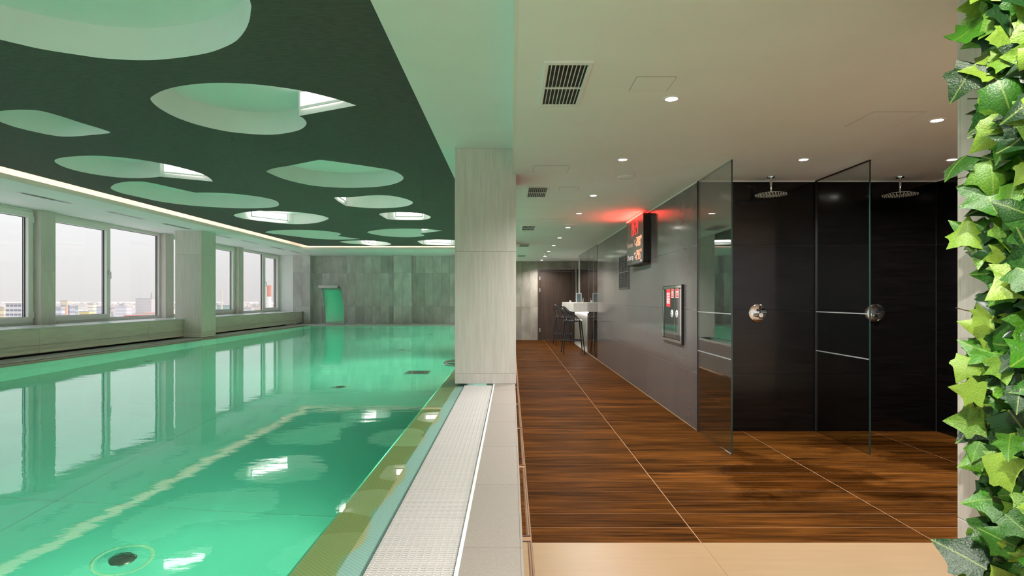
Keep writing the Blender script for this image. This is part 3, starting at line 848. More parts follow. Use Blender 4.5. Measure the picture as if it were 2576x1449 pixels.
bs = obj('wall_bar', B((4.1, 4.2, YS, YF, 0, 3)), M['dark_tile']); tag(bs, 'dark rear wall of the bar room', kind='structure')

# ------------------------------------------------------------------ ceiling fittings
def downlight(x, y, label, w=DOWNLIGHT_W, grp='corridor downlights', spot=True, zc=CEIL):
    t = empty('downlight', (x, y, zc))
    tag(t, label, 'downlight', grp)
    obj('trim_ring', lathe([(.034, -.004), (.046, -.004), (.048, 0)], 28, cap=False), M['plaster'], t, True)
    obj('bulb', lathe([(.001, -.0035), (.034, -.0035), (.0345, -.001)], 24, cap=False), M['lamp'], t, True)
    if spot:
        L = bpy.data.lights.new('downlight_beam', 'SPOT'); L.energy = w; L.spot_size = R(150); L.spot_blend = .9
        L.shadow_soft_size = .035; L.color = (1, .96, .92)
        lo = bpy.data.objects.new('downlight_beam', L); C.objects.link(lo); lo.parent = t; lo.location = (0, 0, -.012)
    return t
nth = ['first', 'second', 'third', 'fourth', 'fifth', 'sixth', 'seventh', 'eighth', 'ninth', 'tenth']
for k, yy in enumerate([3.231, 4.644, 6.30, 7.63, 9.13, 10.69, 12.22, 13.77, 15.33, 16.9]):
    downlight(.888, yy, 'small round downlight, %s from the camera in the corridor row' % nth[k], zc=CEIL if yy < 5.62 else CEIL + .006)
downlight(2.643, 3.62, 'round downlight beside the large ceiling hatch', grp='shower downlights')
downlight(2.328, 4.644, 'round downlight above the glass screen of the near shower', grp='shower downlights')
downlight(3.51, 4.644, 'round downlight half hidden by the ivy wall', grp='shower downlights')
for x, yy in ((.5, .9), (.888, -.5), (3.0, .2), (5.0, .5), (5.0, -2), (.888, -2.0), (2.6, -2.2), (3.0, -1.2), (6.6, .6), (6.6, -1.6), (.3, -3.2), (4.0, -3.2)):  # unseen downlights added to brighten the ceilings
    downlight(x, yy, 'unseen round downlight added behind the viewer to brighten the ceilings', grp='added downlights behind the viewer')
# spotlight that washes the ivy
t = downlight(1.12, 1.42, 'downlight washing the ivy wall', w=34, grp='ivy downlight')
L = [c for c in t.children if c.type == 'LIGHT'][0]; L.rotation_euler = (R(-6), R(-16), 0); L.data.color = (1, .95, .84)

def vent(y0, label, y1=None):
    x0, x1 = .156, .386; y1 = y1 or y0 + .635
    z = CEIL if y0 < 5.6 else CEIL + .006
    t = empty('ceiling_vent', ((x0 + x1) / 2, y0, z)); tag(t, label, 'vent', 'corridor ceiling vents')
    w, D = (x1 - x0) / 2, y1 - y0; f = .022
    obj('frame', B((-w, w, 0, f * 1.6, -.010, 0), (-w, w, D - f * 1.6, D, -.010, 0), (-w, -w + f, f * 1.6, D - f * 1.6, -.010, 0), (w - f, w, f * 1.6, D - f * 1.6, -.010, 0), bev=.003), M['plaster'], t)
    obj('backing', B((-w + f, w - f, f, D - f, -.0012, 0)), M['black'], t)
    obj('crossbar', B((-w + f, w - f, D * .53, D * .53 + .014, -.008, -.001)), M['plaster'], t)
    n = 9
    bm = B((-.0016, .0016, f * 1.6, D - f * 1.6, -.009, -.0012))
    s0 = None
    for k in range(n):
        x = -w + f + (2 * w - 2 * f) * (k + .7) / (n + .4)
        if s0 is None: s0 = obj('slat', bm, M['plaster'], t, loc=(x, 0, 0))
        else: inst(s0, 'slat', t, (x, 0, 0))
    return t
for k, (yy, e_) in enumerate([(2.713, 'nearest the camera'), (5.774, 'second from the camera'), (8.86, 'third from the camera'), (11.86, 'fourth from the camera'), (14.9, 'furthest down the corridor')]):
    vent(yy, 'rectangular white ceiling vent with black slots, ' + e_)

def hatch(x0, x1, y0, y1, label, z=CEIL):
    t = empty('ceiling_hatch', ((x0 + x1) / 2, (y0 + y1) / 2, z)); tag(t, label, 'hatch', 'flush ceiling hatches')
    a, b, g = (x1 - x0) / 2, (y1 - y0) / 2, .0022
    obj('panel', B((-a + g, a - g, -b + g, b - g, -.0012, 0)), M['ceilgrey'], t)
    obj('seam', B((-a, a, -b, -b + g, -.0008, 0), (-a, a, b - g, b, -.0008, 0), (-a, -a + g, -b + g, b - g, -.0008, 0), (a - g, a, -b + g, b - g, -.0008, 0)), M['groutgrey'], t)
hatch(.627, .829, 2.913, 3.114, 'small square flush hatch beside the nearest downlight')
hatch(2.15, 2.463, 3.458, 3.763, 'large square flush hatch in front of the showers')
hatch(.19, .49, 4.86, 5.14, 'square flush hatch in the corridor ceiling beside the pillar')
hatch(.49, .68, 5.82, 6.02, 'small flush hatch beside the second ceiling vent', CEIL + .006)
hatch(.37, .78, 8.15, 8.42, 'flush hatch in front of the third ceiling vent', CEIL + .006)

def disc(x, y, r, label, name='ceiling_speaker', z=CEIL, m='ceilgrey'):
    t = empty(name, (x, y, z)); tag(t, label, 'speaker' if 'speaker' in name else 'detector')
    obj('rim', lathe([(r * .86, -.008), (r, -.006), (r + .003, 0)], 28, cap=False), M['plaster'], t, True)
    obj('grille', lathe([(.001, -.012), (r * .5, -.011), (r * .86, -.007)], 28, cap=False), M[m], t, True)
disc(1.05, 5.31, .078, 'round flat ceiling speaker in front of the dark corridor wall')
disc(.89, 8.83, .11, 'round flat ceiling speaker beyond the red glow', z=CEIL + .006)
sd = empty('smoke_detector', (.86, 14.4, CEIL + .006)); tag(sd, 'small white dome detector between the far downlights', 'detector')
obj('base', lathe([(.001, -.02), (.055, -.02), (.06, 0)], 20, cap=False), M['plaster'], sd, True)
obj('dome', lathe([(.001, -.055), (.025, -.05), (.04, -.03), (.042, -.02)], 20, cap=False), M['plaster'], sd, True)

for k, yy in enumerate([4.2, 5.8, 7.35, 8.97, 10.4, 12.05, 13.45, 15.05, 16.4]):
    t = empty('slot_diffuser', (-6.2, yy, SOF)); tag(t, 'narrow dark slot vent in the soffit above the windows, ' + ['out of view', 'cut by the view', 'nearest in view', 'second in view', 'last before the free standing pillar', 'first beyond the free standing pillar', 'second beyond the free standing pillar', 'third beyond the free standing pillar', 'last before the far wall'][k], 'vent', 'slot vents above the windows')
    obj('frame', B((-.04, .04, 0, .015, -.004, 0), (-.04, .04, .855, .87, -.004, 0), (-.04, -.03, .015, .855, -.004, 0), (.03, .04, .015, .855, -.004, 0), (-.004, .004, .015, .855, -.003, 0)), M['silver'], t)
    obj('slot', B((-.03, -.004, .015, .855, -.001, 0), (.004, .03, .015, .855, -.001, 0)), M['black'], t)
    bm = B(*[(-.03, .03, .05 + q * .06, .053 + q * .06, -.003, 0) for q in range(14)])
    obj('web', bm, M['silver'], t)

# ------------------------------------------------------------------ showers
def screen(x, y0, y1, label):
    t = empty('glass_screen', (x, y0, 0)); tag(t, label, 'glass screen', 'shower screens')
    D = y1 - y0
    obj('pane', B((-.004, .004, .006, D - .004, .004, CEIL - .003)), M['shower_glass'], t)
    obj('edge', B((-.005, .005, 0, .006, .004, CEIL - .003)), M['glass_edge'], t)
    obj('wall_profile', B((-.009, .009, D - .012, D, .0, CEIL - .002)), M['black'], t)
    obj('ceiling_profile', B((-.008, .008, .0, D, CEIL - .008, CEIL)), M['silver'] if x < 2 else M['black'], t)
    for zz in (1.127, .763):
        obj('marker_strip', B((-.0062, -.0045, .01, D - .015, zz - .0045, zz + .0045)), M['frost'], t)
screen(1.757, 4.64, 5.488, 'clear glass screen in line with the corridor wall')
screen(2.866, 4.655, 5.488, 'clear glass screen between the two showers')

def shower_head(x, y, r, label):
    t = empty('rain_shower', (x, y, CEIL)); tag(t, label, 'shower head', 'ceiling shower heads')
    obj('flange', lathe([(.001, -.016), (.034, -.016), (.036, -.01), (.036, 0)], 24, cap=False), M['chrome'], t, True)
    obj('arm', lathe([(.011, -.016), (.011, -.14), (.015, -.142), (.015, -.156)], 16, cap=False), M['chrome'], t, True)
    obj('rose', lathe([(.012, -.150), (.03, -.158), (r * .93, -.161), (r, -.165), (r, -.169), (.001, -.169)], 36, cap=False), M['chrome'], t, True)
    bm = bmesh.new()
    for q in range(1, 7):
        rr = r * .92 * q / 6; n = 5 * q
        for k in range(n):
            a = 2 * math.pi * (k + .3 * q) / n
            bmesh.ops.create_cone(bm, cap_ends=True, segments=5, radius1=.0028, radius2=.004, depth=.006, matrix=Matrix.Translation((rr * math.cos(a), rr * math.sin(a), -.172)))
    nz = obj('nozzles', bm, mat('pale_rubber_nozzle', (.5, .49, .46, 1), .5), t); nz['kind'] = 'stuff'
shower_head(2.352, 5.28, .142, 'round chrome rain shower head in the near shower')
shower_head(3.52, 5.28, .148, 'round chrome rain shower head in the shower beside the ivy')

def mixer(x, z, label):
    t = empty('shower_mixer', (x, YS, z)); tag(t, label, 'shower mixer', 'shower mixers')
    obj('plate', lathe([(.001, -.012), (.078, -.012), (.084, -.009), (.086, 0)], 36, axis='y', cap=False), M['chrome'], t, True)
    bm = lathe([(.001, -.055), (.020, -.055), (.022, -.05), (.022, -.012)], 20, axis='y', cap=False)
    obj('knob', bm, M['chrome'], t, True, loc=(.012, 0, -.018))
    bm = bmesh.new(); tube(bm, [(-.048, 0, 0), (-.02, 0, 0)], .016, 14)
    obj('lever', bm, M['chrome'], t, True, loc=(.008, -.035, -.018))
    obj('button', lathe([(.001, -.018), (.013, -.018), (.015, -.012)], 18, axis='y', cap=False), M['black'], t, True, loc=(0, 0, .030))
    bm = bmesh.new(); tube(bm, [(-.045, -.013, -.055), (-.03, -.02, -.062), (0, -.022, -.066), (.03, -.02, -.062), (.045, -.013, -.055)], .003, 6)
    obj('grip', bm, M['chrome'], t, True)
mixer(2.317, 1.112, 'round chrome shower mixer on the black wall of the near shower')
mixer(3.43, 1.112, 'round chrome shower mixer behind the second glass screen')

# ------------------------------------------------------------------ corridor wall fittings
# digital clock and temperature board
db = empty('digital_display', (XW - .0005, 7.34, 1.705)); tag(db, 'black digital board with red time and temperature figures', 'display')
DL, DH, DP = 1.06, .63, .09
bm = bmesh.new()
def rrect(w, h, r, n=5):
    p = []
    for cx, cz, a0 in ((w - r, h - r, 0), (r, h - r, 90), (r, r, 180), (w - r, r, 270)):
        for k in range(n + 1):
            a = R(a0 + 90 * k / n); p.append((cx + r * math.cos(a), cz + r * math.sin(a)))
    return p
pr = rrect(DL, DH, .05)
fr = [bm.verts.new((-DP, y, z)) for y, z in pr]; bk = [bm.verts.new((0, y, z)) for y, z in pr]
bm.faces.new(fr); bm.faces.new(bk)
for i in range(len(pr)): bm.faces.new((fr[i], fr[(i + 1) % len(pr)], bk[(i + 1) % len(pr)], bk[i]))
bmesh.ops.recalc_face_normals(bm, faces=bm.faces[:])
obj('case', bm, M['black'], db)
bm = bmesh.new(); pr2 = [(y * (DL - .03) / DL + .015, z * (DH - .03) / DH + .015) for y, z in pr]
bm.faces.new([bm.verts.new((-DP - .001, y, z)) for y, z in pr2])
obj('face', bm, mat('smoked_display_glass', (.09, .08, .075, 1), .2), db)
SEG = {'0': 'abcdef', '1': 'bc', '2': 'abged', '3': 'abgcd', '4': 'fgbc', '5': 'afgcd', '8': 'abcdefg', '9': 'abcdfg'}
def digit(ch, u, v, w, h, m, th):
    """seven segment figure; u runs along the reading direction"""
    segs = {'a': (0, h - th, w, h), 'g': (0, h / 2 - th / 2, w, h / 2 + th / 2), 'd': (0, 0, w, th), 'f': (0, h / 2, th, h), 'b': (w - th, h / 2, w, h), 'e': (0, 0, th, h / 2), 'c': (w - th, 0, w, h / 2)}
    bx = []
    for s_ in SEG[ch]:
        a, b, c, d = segs[s_]
        bx.append((-DP - .004, -DP - .0015, DL - u - c, DL - u - a, v + b + .004, v + d - .004))
    return obj('figure', B(*bx), m, db)
u = .30
for ch in '19:24':
    if ch == ':':
        obj('colon', B(*[(-DP - .004, -DP - .0015, DL - u - .02, DL - u, .40 + q, .42 + q) for q in (.05, .11)]), M['red'], db); u += .05
    else:
        digit(ch, u, .40, .075, .18, M['red'], .016); u += .105
for row, s_ in ((.235, '280'), (.06, '295')):
    u = .64
    for i, ch in enumerate(s_):
        digit(ch, u, row, .058, .125, M['redhot'], .014)
        if i == 1: obj('point', B((-DP - .004, -DP - .0015, DL - u - .078, DL - u - .066, row, row + .012)), M['redhot'], db)
        u += .09
    obj('degree_mark', B((-DP - .004, -DP - .0015, DL - u - .035, DL - u, row + .085, row + .095), (-DP - .004, -DP - .0015, DL - u - .035, DL - u, row + .115, row + .125), (-DP - .004, -DP - .0015, DL - u - .035, DL - u - .025, row + .095, row + .115), (-DP - .004, -DP - .0015, DL - u - .01, DL - u, row + .095, row + .115)), M['redhot'], db)
trot = (R(90), 0, R(-90))
text('lettering', 'Veetemp.', .10, M['print'], db, (-DP - .002, DL - .05, .255), trot)
text('lettering', '°C', .11, M['print'], db, (-DP - .002, DL - .49, .26), trot)
text('lettering', 'Õhutemp.', .10, M['print'], db, (-DP - .002, DL - .05, .08), trot)
text('lettering', '°C', .11, M['print'], db, (-DP - .002, DL - .51, .085), trot)
text('lettering', 'Bodet', .045, M['print'], db, (-DP - .002, .19, .022), trot)
obj('glow_strip', B((-DP - .02, -DP + .01, .06, DL - .06, DH - .006, DH + .006)), emat('red_glow', (1, .03, .02, 1), 14), db)
L = bpy.data.lights.new('red_light', 'AREA'); L.shape = 'RECTANGLE'; L.size = .9; L.size_y = .04; L.energy = 5; L.color = (1, .05, .035)
lo = bpy.data.objects.new('red_light', L); C.objects.link(lo); lo.parent = db; lo.location = (-DP - .03, DL / 2, DH - .10); lo.rotation_euler = (R(180), R(35), R(90))
lo.rotation_euler = Vector((-.75, 0, .55)).to_track_quat('-Z', 'Y').to_euler()

# wall vent
vg = empty('wall_vent', (XW, 8.67, 1.40)); tag(vg, 'black slatted vent grille on the dark wall under the digital board', 'vent')
obj('frame', B((-.012, 0, 0, .77, 0, .02), (-.012, 0, 0, .77, .50, .52), (-.012, 0, 0, .02, .02, .50), (-.012, 0, .75, .77, .02, .50)), mat('dark_grey_grille_frame', (.06, .058, .056, 1), .4), vg)
obj('backing', B((-.002, 0, .02, .75, .02, .50)), M['black'], vg)
sl = None
for k in range(14):
    z = .035 + k * .0335
    if sl is None: sl = obj('slat', B((-.010, -.002, .02, .75, -.004, .004)), mat('dark_grey_slat', (.045, .043, .042, 1), .4), vg, loc=(0, 0, z))
    else: inst(sl, 'slat', vg, (0, 0, z))
obj('divider', B((-.011, -.002, .25, .262, .02, .5), (-.011, -.002, .5, .512, .02, .5), (-.011, -.002, .02, .75, .25, .265)), M['dark_tile'], vg)

# fire hose cabinet
fc = empty('fire_hose_cabinet', (XW, 5.94, .78)); tag(fc, 'mirror polished black fire cabinet with red stickers on the corridor wall', 'cabinet')
FW, FH = .75, .61
obj('frame', B((-.022, 0, 0, FW, 0, .035), (-.022, 0, 0, FW, FH - .035, FH), (-.022, 0, 0, .06, .035, FH - .035), (-.022, 0, FW - .045, FW, .035, FH - .035), bev=.006), M['chrome'], fc)
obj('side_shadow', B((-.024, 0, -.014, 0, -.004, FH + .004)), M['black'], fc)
dA = obj('door', B((-.014, -.002, .062, .275, .037, FH - .037), bev=.003), M['blackgloss'], fc)
dB = obj('door', B((-.014, -.002, .285, FW - .047, .037, FH - .037), bev=.003), M['blackgloss'], fc)
obj('mullion', B((-.016, -.002, .2755, .2845, .037, FH - .037)), M['chrome'], fc)
def decal(par, y0, y1, z0, z1, m, name): return obj(name, B((-.0155, -.0142, y0, y1, z0, z1)), m, par)
decal(dB, .44, .60, .38, .575, M['redprint'], 'sticker')
for q in range(7):
    obj('sticker_text', B((-.0162, -.0156, .46 + .008 * (q % 2), .58, .415 + q * .018, .426 + q * .018)), M['print'], dB)
for par, y0, y1 in ((dB, .31, .405), (dA, .12, .24)):
    decal(par, y0, y1, .478, .578, M['print'], 'sticker')
    obj('sticker_field', B((-.0162, -.0156, y0 + .006, y1 - .006, .484, .572)), M['redprint'], par)
    obj('hose_pictogram', B((-.0168, -.0163, y0 + .02, y0 + .035, .50, .556), (-.0168, -.0163, y0 + .035, y1 - .02, .535, .545), (-.0168, -.0163, y1 - .04, y1 - .028, .495, .535)), M['print'], par)
for par, yy in ((dB, .372), (dA, .19)):
    lt = obj('latch', lathe([(.001, -.020), (.036, -.020), (.042, -.016), (.042, -.012)], 24, axis='x', cap=False), M['edgestrip'], par, True, loc=(0, yy, .307))
    obj('keyhole', B((-.0225, -.0205, -.008, .006, .004, .022), (-.0225, -.0205, -.012, .004, -.018, -.006)), M['black'], lt)

# grab rail on the pool side of the pillar
gb = empty('grab_rail', (-.503, 5.49, .645)); tag(gb, 'chrome grab rail loop on the pool side of the pillar', 'grab rail')
bm = bmesh.new(); tube(bm, smooth_path([(0, -.17, 0), (-.07, -.16, 0), (-.11, -.11, 0), (-.118, 0, 0), (-.11, .11, 0), (-.07, .16, 0), (0, .17, 0)], 5), .014, 12)
obj('bar', bm, M['chrome'], gb, True)
for s_ in (-.17, .17):
    obj('rosette', lathe([(.001, -.008), (.026, -.008), (.028, 0)], 18, axis='x', cap=False), M['chrome'], gb, True, loc=(0, s_, 0))

# ------------------------------------------------------------------ cascade spout at the far end
cs = empty('pool_cascade', (-5.24, 17.32, .468)); tag(cs, 'curved stainless steel waterfall spout at the far pool edge', 'waterfall spout')
prof = smooth_path([(0, 0), (-.03, .25), (-.085, .5), (-.17, .75), (-.29, .97), (-.42, 1.10), (-.56, 1.13)], 5)
prof2 = smooth_path([(.05, 0), (.025, .25), (-.03, .52), (-.115, .78), (-.25, 1.01), (-.41, 1.145), (-.56, 1.165)], 5)
bm = bmesh.new(); wd = .26
def sheet(bm, pf, pb, x0, x1):
    ring = [(p[0], p[1]) for p in pf] + [(p[0], p[1]) for p in reversed(pb)]
    a = [bm.verts.new((x0, y, z)) for y, z in ring]; b = [bm.verts.new((x1, y, z)) for y, z in ring]
    n = len(ring)
    for i in range(n): bm.faces.new((a[i], a[(i + 1) % n], b[(i + 1) % n], b[i]))
    m2 = n // 2
    for i in range(m2 - 1):
        bm.faces.new((a[i], a[i + 1], a[n - 2 - i], a[n - 1 - i])); bm.faces.new((b[i + 1], b[i], b[n - 1 - i], b[n - 2 - i]))
    bmesh.ops.recalc_face_normals(bm, faces=bm.faces[:])
sheet(bm, prof, prof2, -wd, wd)
obj('blade', bm, M['steel'], cs, True)
for s_ in (-1, 1):
    bm = bmesh.new(); tube(bm, [(s_ * (wd + .004), (a[0] + b[0]) / 2, (a[1] + b[1]) / 2) for a, b in zip(prof, prof2)], .024, 10)
    obj('edge_tube', bm, M['steel'], cs, True)
obj('lip', B((-wd - .02, wd + .02, -.63, -.555, 1.075, 1.165), bev=.012), M['steel'], cs)
obj('foot_plate', B((-wd - .05, wd + .05, -.05, .1, 0, .012), bev=.003), M['steel'], cs)

# ------------------------------------------------------------------ bar end of the corridor
ct = empty('bar_counter', (1.43, 13.40, 0)); tag(ct, 'white bar counter lit from below at the end of the corridor', 'counter')
obj('worktop', B((0, .95, 0, 3.0, .94, 1.15), bev=.004), M['counter'], ct)
obj('front_panel', B((.326, .36, .0, 2.75, 0, .94)), M['white'], ct)
obj('end_panel', B((.326, .95, .0, .03, 0, .94)), M['white'], ct)
obj('light_strip', B((.29, .32, .02, 2.7, .925, .939)), M['ledwhite'], ct)
gp = empty('glass_partition', (XW, 11.9, 0)); tag(gp, 'tall mirror like glass partition between the dark wall and the bar', 'partition')
for a, b, z0 in ((.0, .55, 0), (.555, 1.29, 0), (1.295, 1.49, 0), (1.52, 3.06, 1.152)):
    obj('pane', B((-.004, .004, a, b, z0 + .004, CEIL - .002)), M['bar_glass'], gp)
obj('post', B((-.02, .02, 3.07, 3.11, 1.152, CEIL)), M['edgestrip'], gp)
obj('floor_rail', B((-.012, .012, 0, 1.49, 0, .01)), M['silver'], gp)
for yy in (.552, 1.292): obj('joint', B((-.005, .005, yy - .003, yy + .003, 0, CEIL)), M['silver'], gp)

def item_frame(x, y, w, h, label):
    t = empty('picture_frame', (x, y, 1.1505)); tag(t, label, 'picture frame', 'framed cards on the bar')
    obj('frame', B((0, w, 0, .012, 0, .015), (0, w, 0, .012, h - .015, h), (0, .015, 0, .012, .015, h - .015), (w - .015, w, 0, .012, .015, h - .015)), M['white'], t)
    obj('picture', B((.015, w - .015, .003, .009, .015, h - .015)), M['screen'], t)
    obj('stand', B((w * .4, w * .6, .012, .05, 0, .01)), M['white'], t)
item_frame(1.50, 13.47, .125, .225, 'white framed card standing on the outer corner of the bar')
item_frame(1.84, 13.60, .13, .225, 'white framed card standing on the bar behind the glass')
bxw = empty('white_box', (1.96, 13.75, 1.1505)); tag(bxw, 'plain white box standing on the bar by the dark wall', 'box')
obj('body', B((0, .17, 0, .2, 0, .285), bev=.004), M['white'], bxw)
obj('lid', B((-.002, .172, -.002, .202, .285, .30), bev=.003), M['white'], bxw)
fg = empty('figurine', (1.665, 13.5, 1.1505)); tag(fg, 'tiny pale figurine on the bar top', 'figurine')
obj('body', lathe([(.001, 0), (.018, 0), (.016, .01), (.007, .03), (.012, .06), (.006, .085), (.010, .10), (.001, .115)], 12, cap=False), M['counter'], fg, True)
cu_ = empty('small_cup', (1.49, 14.7, 1.1505)); tag(cu_, 'small pale cup at the far end of the bar top', 'cup')
obj('body', lathe([(.001, 0), (.02, 0), (.03, .05), (.027, .05), (.018, .005)], 14, cap=False), M['white'], cu_, True)

stoolM = mat('black_plastic_stool', (.014, .015, .018, 1), .32)
def make_stool():
    t = empty('bar_stool', (0, 0, 0))
    bm = bmesh.new(); n = 28; rr = []
    for (s_, z) in ((.92, .735), (1, .745), (1.0, .757), (.94, .765)):
        ring = []
        for k in range(n):
            a = 2 * math.pi * k / n
            ca, sa = math.cos(a), math.sin(a)
            e = 2 / 3.2
            x = .205 * s_ * math.copysign(abs(ca) ** e, ca); y = .205 * s_ * math.copysign(abs(sa) ** e, sa)
            ring.append(bm.verts.new((x, y, z - .012 * (1 - (x / .2) ** 2))))
        rr.append(ring)
    for a, b in zip(rr, rr[1:]):
        for k in range(n): bm.faces.new((a[k], a[(k + 1) % n], b[(k + 1) % n], b[k]))
    bm.faces.new(rr[0]); bm.faces.new(rr[-1]); bmesh.ops.recalc_face_normals(bm, faces=bm.faces[:])
    obj('seat', bm, stoolM, t, True)
    for sx, sy in ((1, 1), (1, -1), (-1, 1), (-1, -1)):
        bm = bmesh.new(); tube(bm, [(sx * .165, sy * .165, .745), (sx * .205, sy * .20, .38), (sx * .245, sy * .235, 0)], [.017, .015, .012], 8)
        obj('leg', bm, stoolM, t, True)
    bm = bmesh.new(); tube(bm, [(.215, .208, .30), (.215, -.208, .30), (-.215, -.208, .30), (-.215, .208, .30)], .012, 8, closed=True)
    obj('footrest', bm, stoolM, t, True)
    # three interlaced loops that form arms and back
    def loop(pts): 
        bm = bmesh.new(); tube(bm, smooth_path(pts, 6), .011, 8); obj('backrest', bm, stoolM, t, True)
    loop([(.14, -.19, .75), (.04, -.225, .86), (-.12, -.215, .95), (-.225, -.12, 1.05), (-.245, 0, 1.08), (-.225, .12, 1.05), (-.12, .215, .95), (.04, .225, .86), (.14, .19, .75)])
    loop([(-.13, -.185, .75), (-.14, -.205, .90), (-.2, -.15, 1.0), (-.235, 0, 1.0), (-.22, .14, .93), (-.16, .18, .82), (-.13, .185, .75)])
    loop([(.02, -.2, .75), (-.06, -.22, .90), (-.17, -.19, 1.03), (-.235, -.07, 1.085), (-.235, .07, 1.085), (-.17, .19, 1.03), (-.06, .22, .90), (.02, .2, .75)])
    return t
st = make_stool(); st.location = (1.41, 13.33, 0)
tag(st, 'black bar stool with looped back, the nearer one at the bar', 'stool', 'bar stools')
st2 = copy_tree(st); st2.location = (1.40, 15.65, 0); st2.rotation_euler[2] = R(4)
tag(st2, 'black bar stool with looped back, the further one by the door', 'stool', 'bar stools')

# ------------------------------------------------------------------ ivy wall
iw = pillar('pillar_4', 1.53, 2.06, .9, 2.0, 0, CEIL, [.5, .965, 1.66], 'pale stone pillar carrying the ivy')
ivy = empty('ivy_wall', (1.53, .95, 0)); tag(ivy, 'dense climbing ivy with bright green leaves covering the pillar side', 'ivy')
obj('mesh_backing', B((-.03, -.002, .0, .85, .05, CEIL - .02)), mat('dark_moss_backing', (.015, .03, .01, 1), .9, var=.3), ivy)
OUT = [(0, -.44), (.09, -.40), (.22, -.44), (.36, -.42), (.50, -.42), (.47, -.26), (.44, -.12), (.52, .0), (.60, .14), (.44, .20), (.32, .26), (.24, .42), (.12, .60), (0, .78)]
def leaf_mesh(bend, fold, curl, seed):
    rnd = random.Random(seed)
    bm = bmesh.new()
    def z(x, y): return -fold * abs(x) * .9 + bend * (y * y) - curl * (x * x) * 1.2 + .03 * math.sin(6 * y + seed) * abs(x)
    right = [(x * (1 + rnd.uniform(-.1, .1)), y) for x, y in OUT]
    rib = [(0, -.44), (0, -.22), (0, .05), (0, .30), (0, .78)]
    ribv = [bm.verts.new((x, y, z(x, y))) for x, y in rib]
    for sgn in (1, -1):
        vv = [ribv[0]] + [bm.verts.new((sgn * x, y, z(x, y))) for x, y in right[1:-1]] + [ribv[-1]]
        ass = [0, 0, 0, 0, 0, 1, 1, 2, 2, 2, 3, 3, 3, 4]
        for i in range(len(vv) - 1):
            a, b = ass[i], ass[i + 1]
            def F(*q):
                q2 = []
                for e_ in q:
                    if e_ not in q2: q2.append(e_)
                if len(q2) >= 3:
                    try: bm.faces.new(q2 if sgn > 0 else q2[::-1])
                    except ValueError: pass
            F(ribv[a], vv[i], vv[i + 1])
            if a != b: F(ribv[a], vv[i + 1], ribv[b])
    bmesh.ops.recalc_face_normals(bm, faces=bm.faces[:])
    return bm
protos = []
for k, (b_, f_, c_) in enumerate([(-.25, .35, .2), (-.45, .15, .1), (.2, .4, .3), (-.15, -.3, .2), (-.6, .5, .0), (.35, .2, -.3)]):
    bm = leaf_mesh(b_, f_, c_, k)
    me = bpy.data.meshes.new('leaf'); bm.to_mesh(me); bm.free(); me.materials.append(M['leaf'])
    me.polygons.foreach_set('use_smooth', [True] * len(me.polygons))
    protos.append(me)
rn = random.Random(21)
def leaf_matrix(y, z, depth, size):
    nrm = Vector((-1 + rn.uniform(-.2, .5), -.75 + rn.uniform(-.8, .7), .35 + rn.uniform(-.6, .6))).normalized()
    tip = Vector((rn.uniform(-.7, .2), rn.uniform(-.9, .9), rn.uniform(-1.1, .35)))
    tip = (tip - nrm * tip.dot(nrm)).normalized()
    xx = tip.cross(nrm).normalized()
    m = Matrix((xx, tip, nrm)).transposed().to_4x4()
    return Matrix.Translation((-depth, y, z)) @ m @ Matrix.Scale(size, 4)
for k in range(300):
    yy = rn.uniform(.52, .89); zz = rn.uniform(.33, 2.25)
    edge = .02 * math.sin(zz * 9) + .02 * math.sin(zz * 23 + 1)
    yy = min(yy, .845 + edge + rn.uniform(-.02, .02))
    dep = rn.uniform(.03, .10) + (.05 if rn.random() < .12 else 0)
    sz = rn.choice([.062, .075, .09, .105, .125])
    o = bpy.data.objects.new('leaf', rn.choice(protos)); C.objects.link(o); o.parent = ivy
    o.matrix_local = leaf_matrix(yy, zz, dep, sz)
bm = bmesh.new()
tmpm = protos
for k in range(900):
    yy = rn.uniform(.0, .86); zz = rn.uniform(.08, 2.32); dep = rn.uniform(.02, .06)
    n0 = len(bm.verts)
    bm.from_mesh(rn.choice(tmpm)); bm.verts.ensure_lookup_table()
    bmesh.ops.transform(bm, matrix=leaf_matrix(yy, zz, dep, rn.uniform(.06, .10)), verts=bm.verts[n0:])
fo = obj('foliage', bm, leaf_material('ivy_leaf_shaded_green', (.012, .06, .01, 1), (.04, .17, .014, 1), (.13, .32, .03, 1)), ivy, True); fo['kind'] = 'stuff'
bm = bmesh.new()
for k in range(6):
    z0 = .2 + k * .33; y0 = .70 + rn.uniform(-.1, .1)
    tube(bm, smooth_path([(-.02, y0, z0), (-.05, y0 + .05, z0 + .05), (-.07, y0 + .11, z0 + .02), (-.09, y0 + .15 + rn.uniform(-.02, .03), z0 + .03)], 4), .0018, 5)
obj('stems', bm, mat('brown_ivy_stem', (.10, .05, .025, 1), .7), ivy, True)['kind'] = 'stuff'

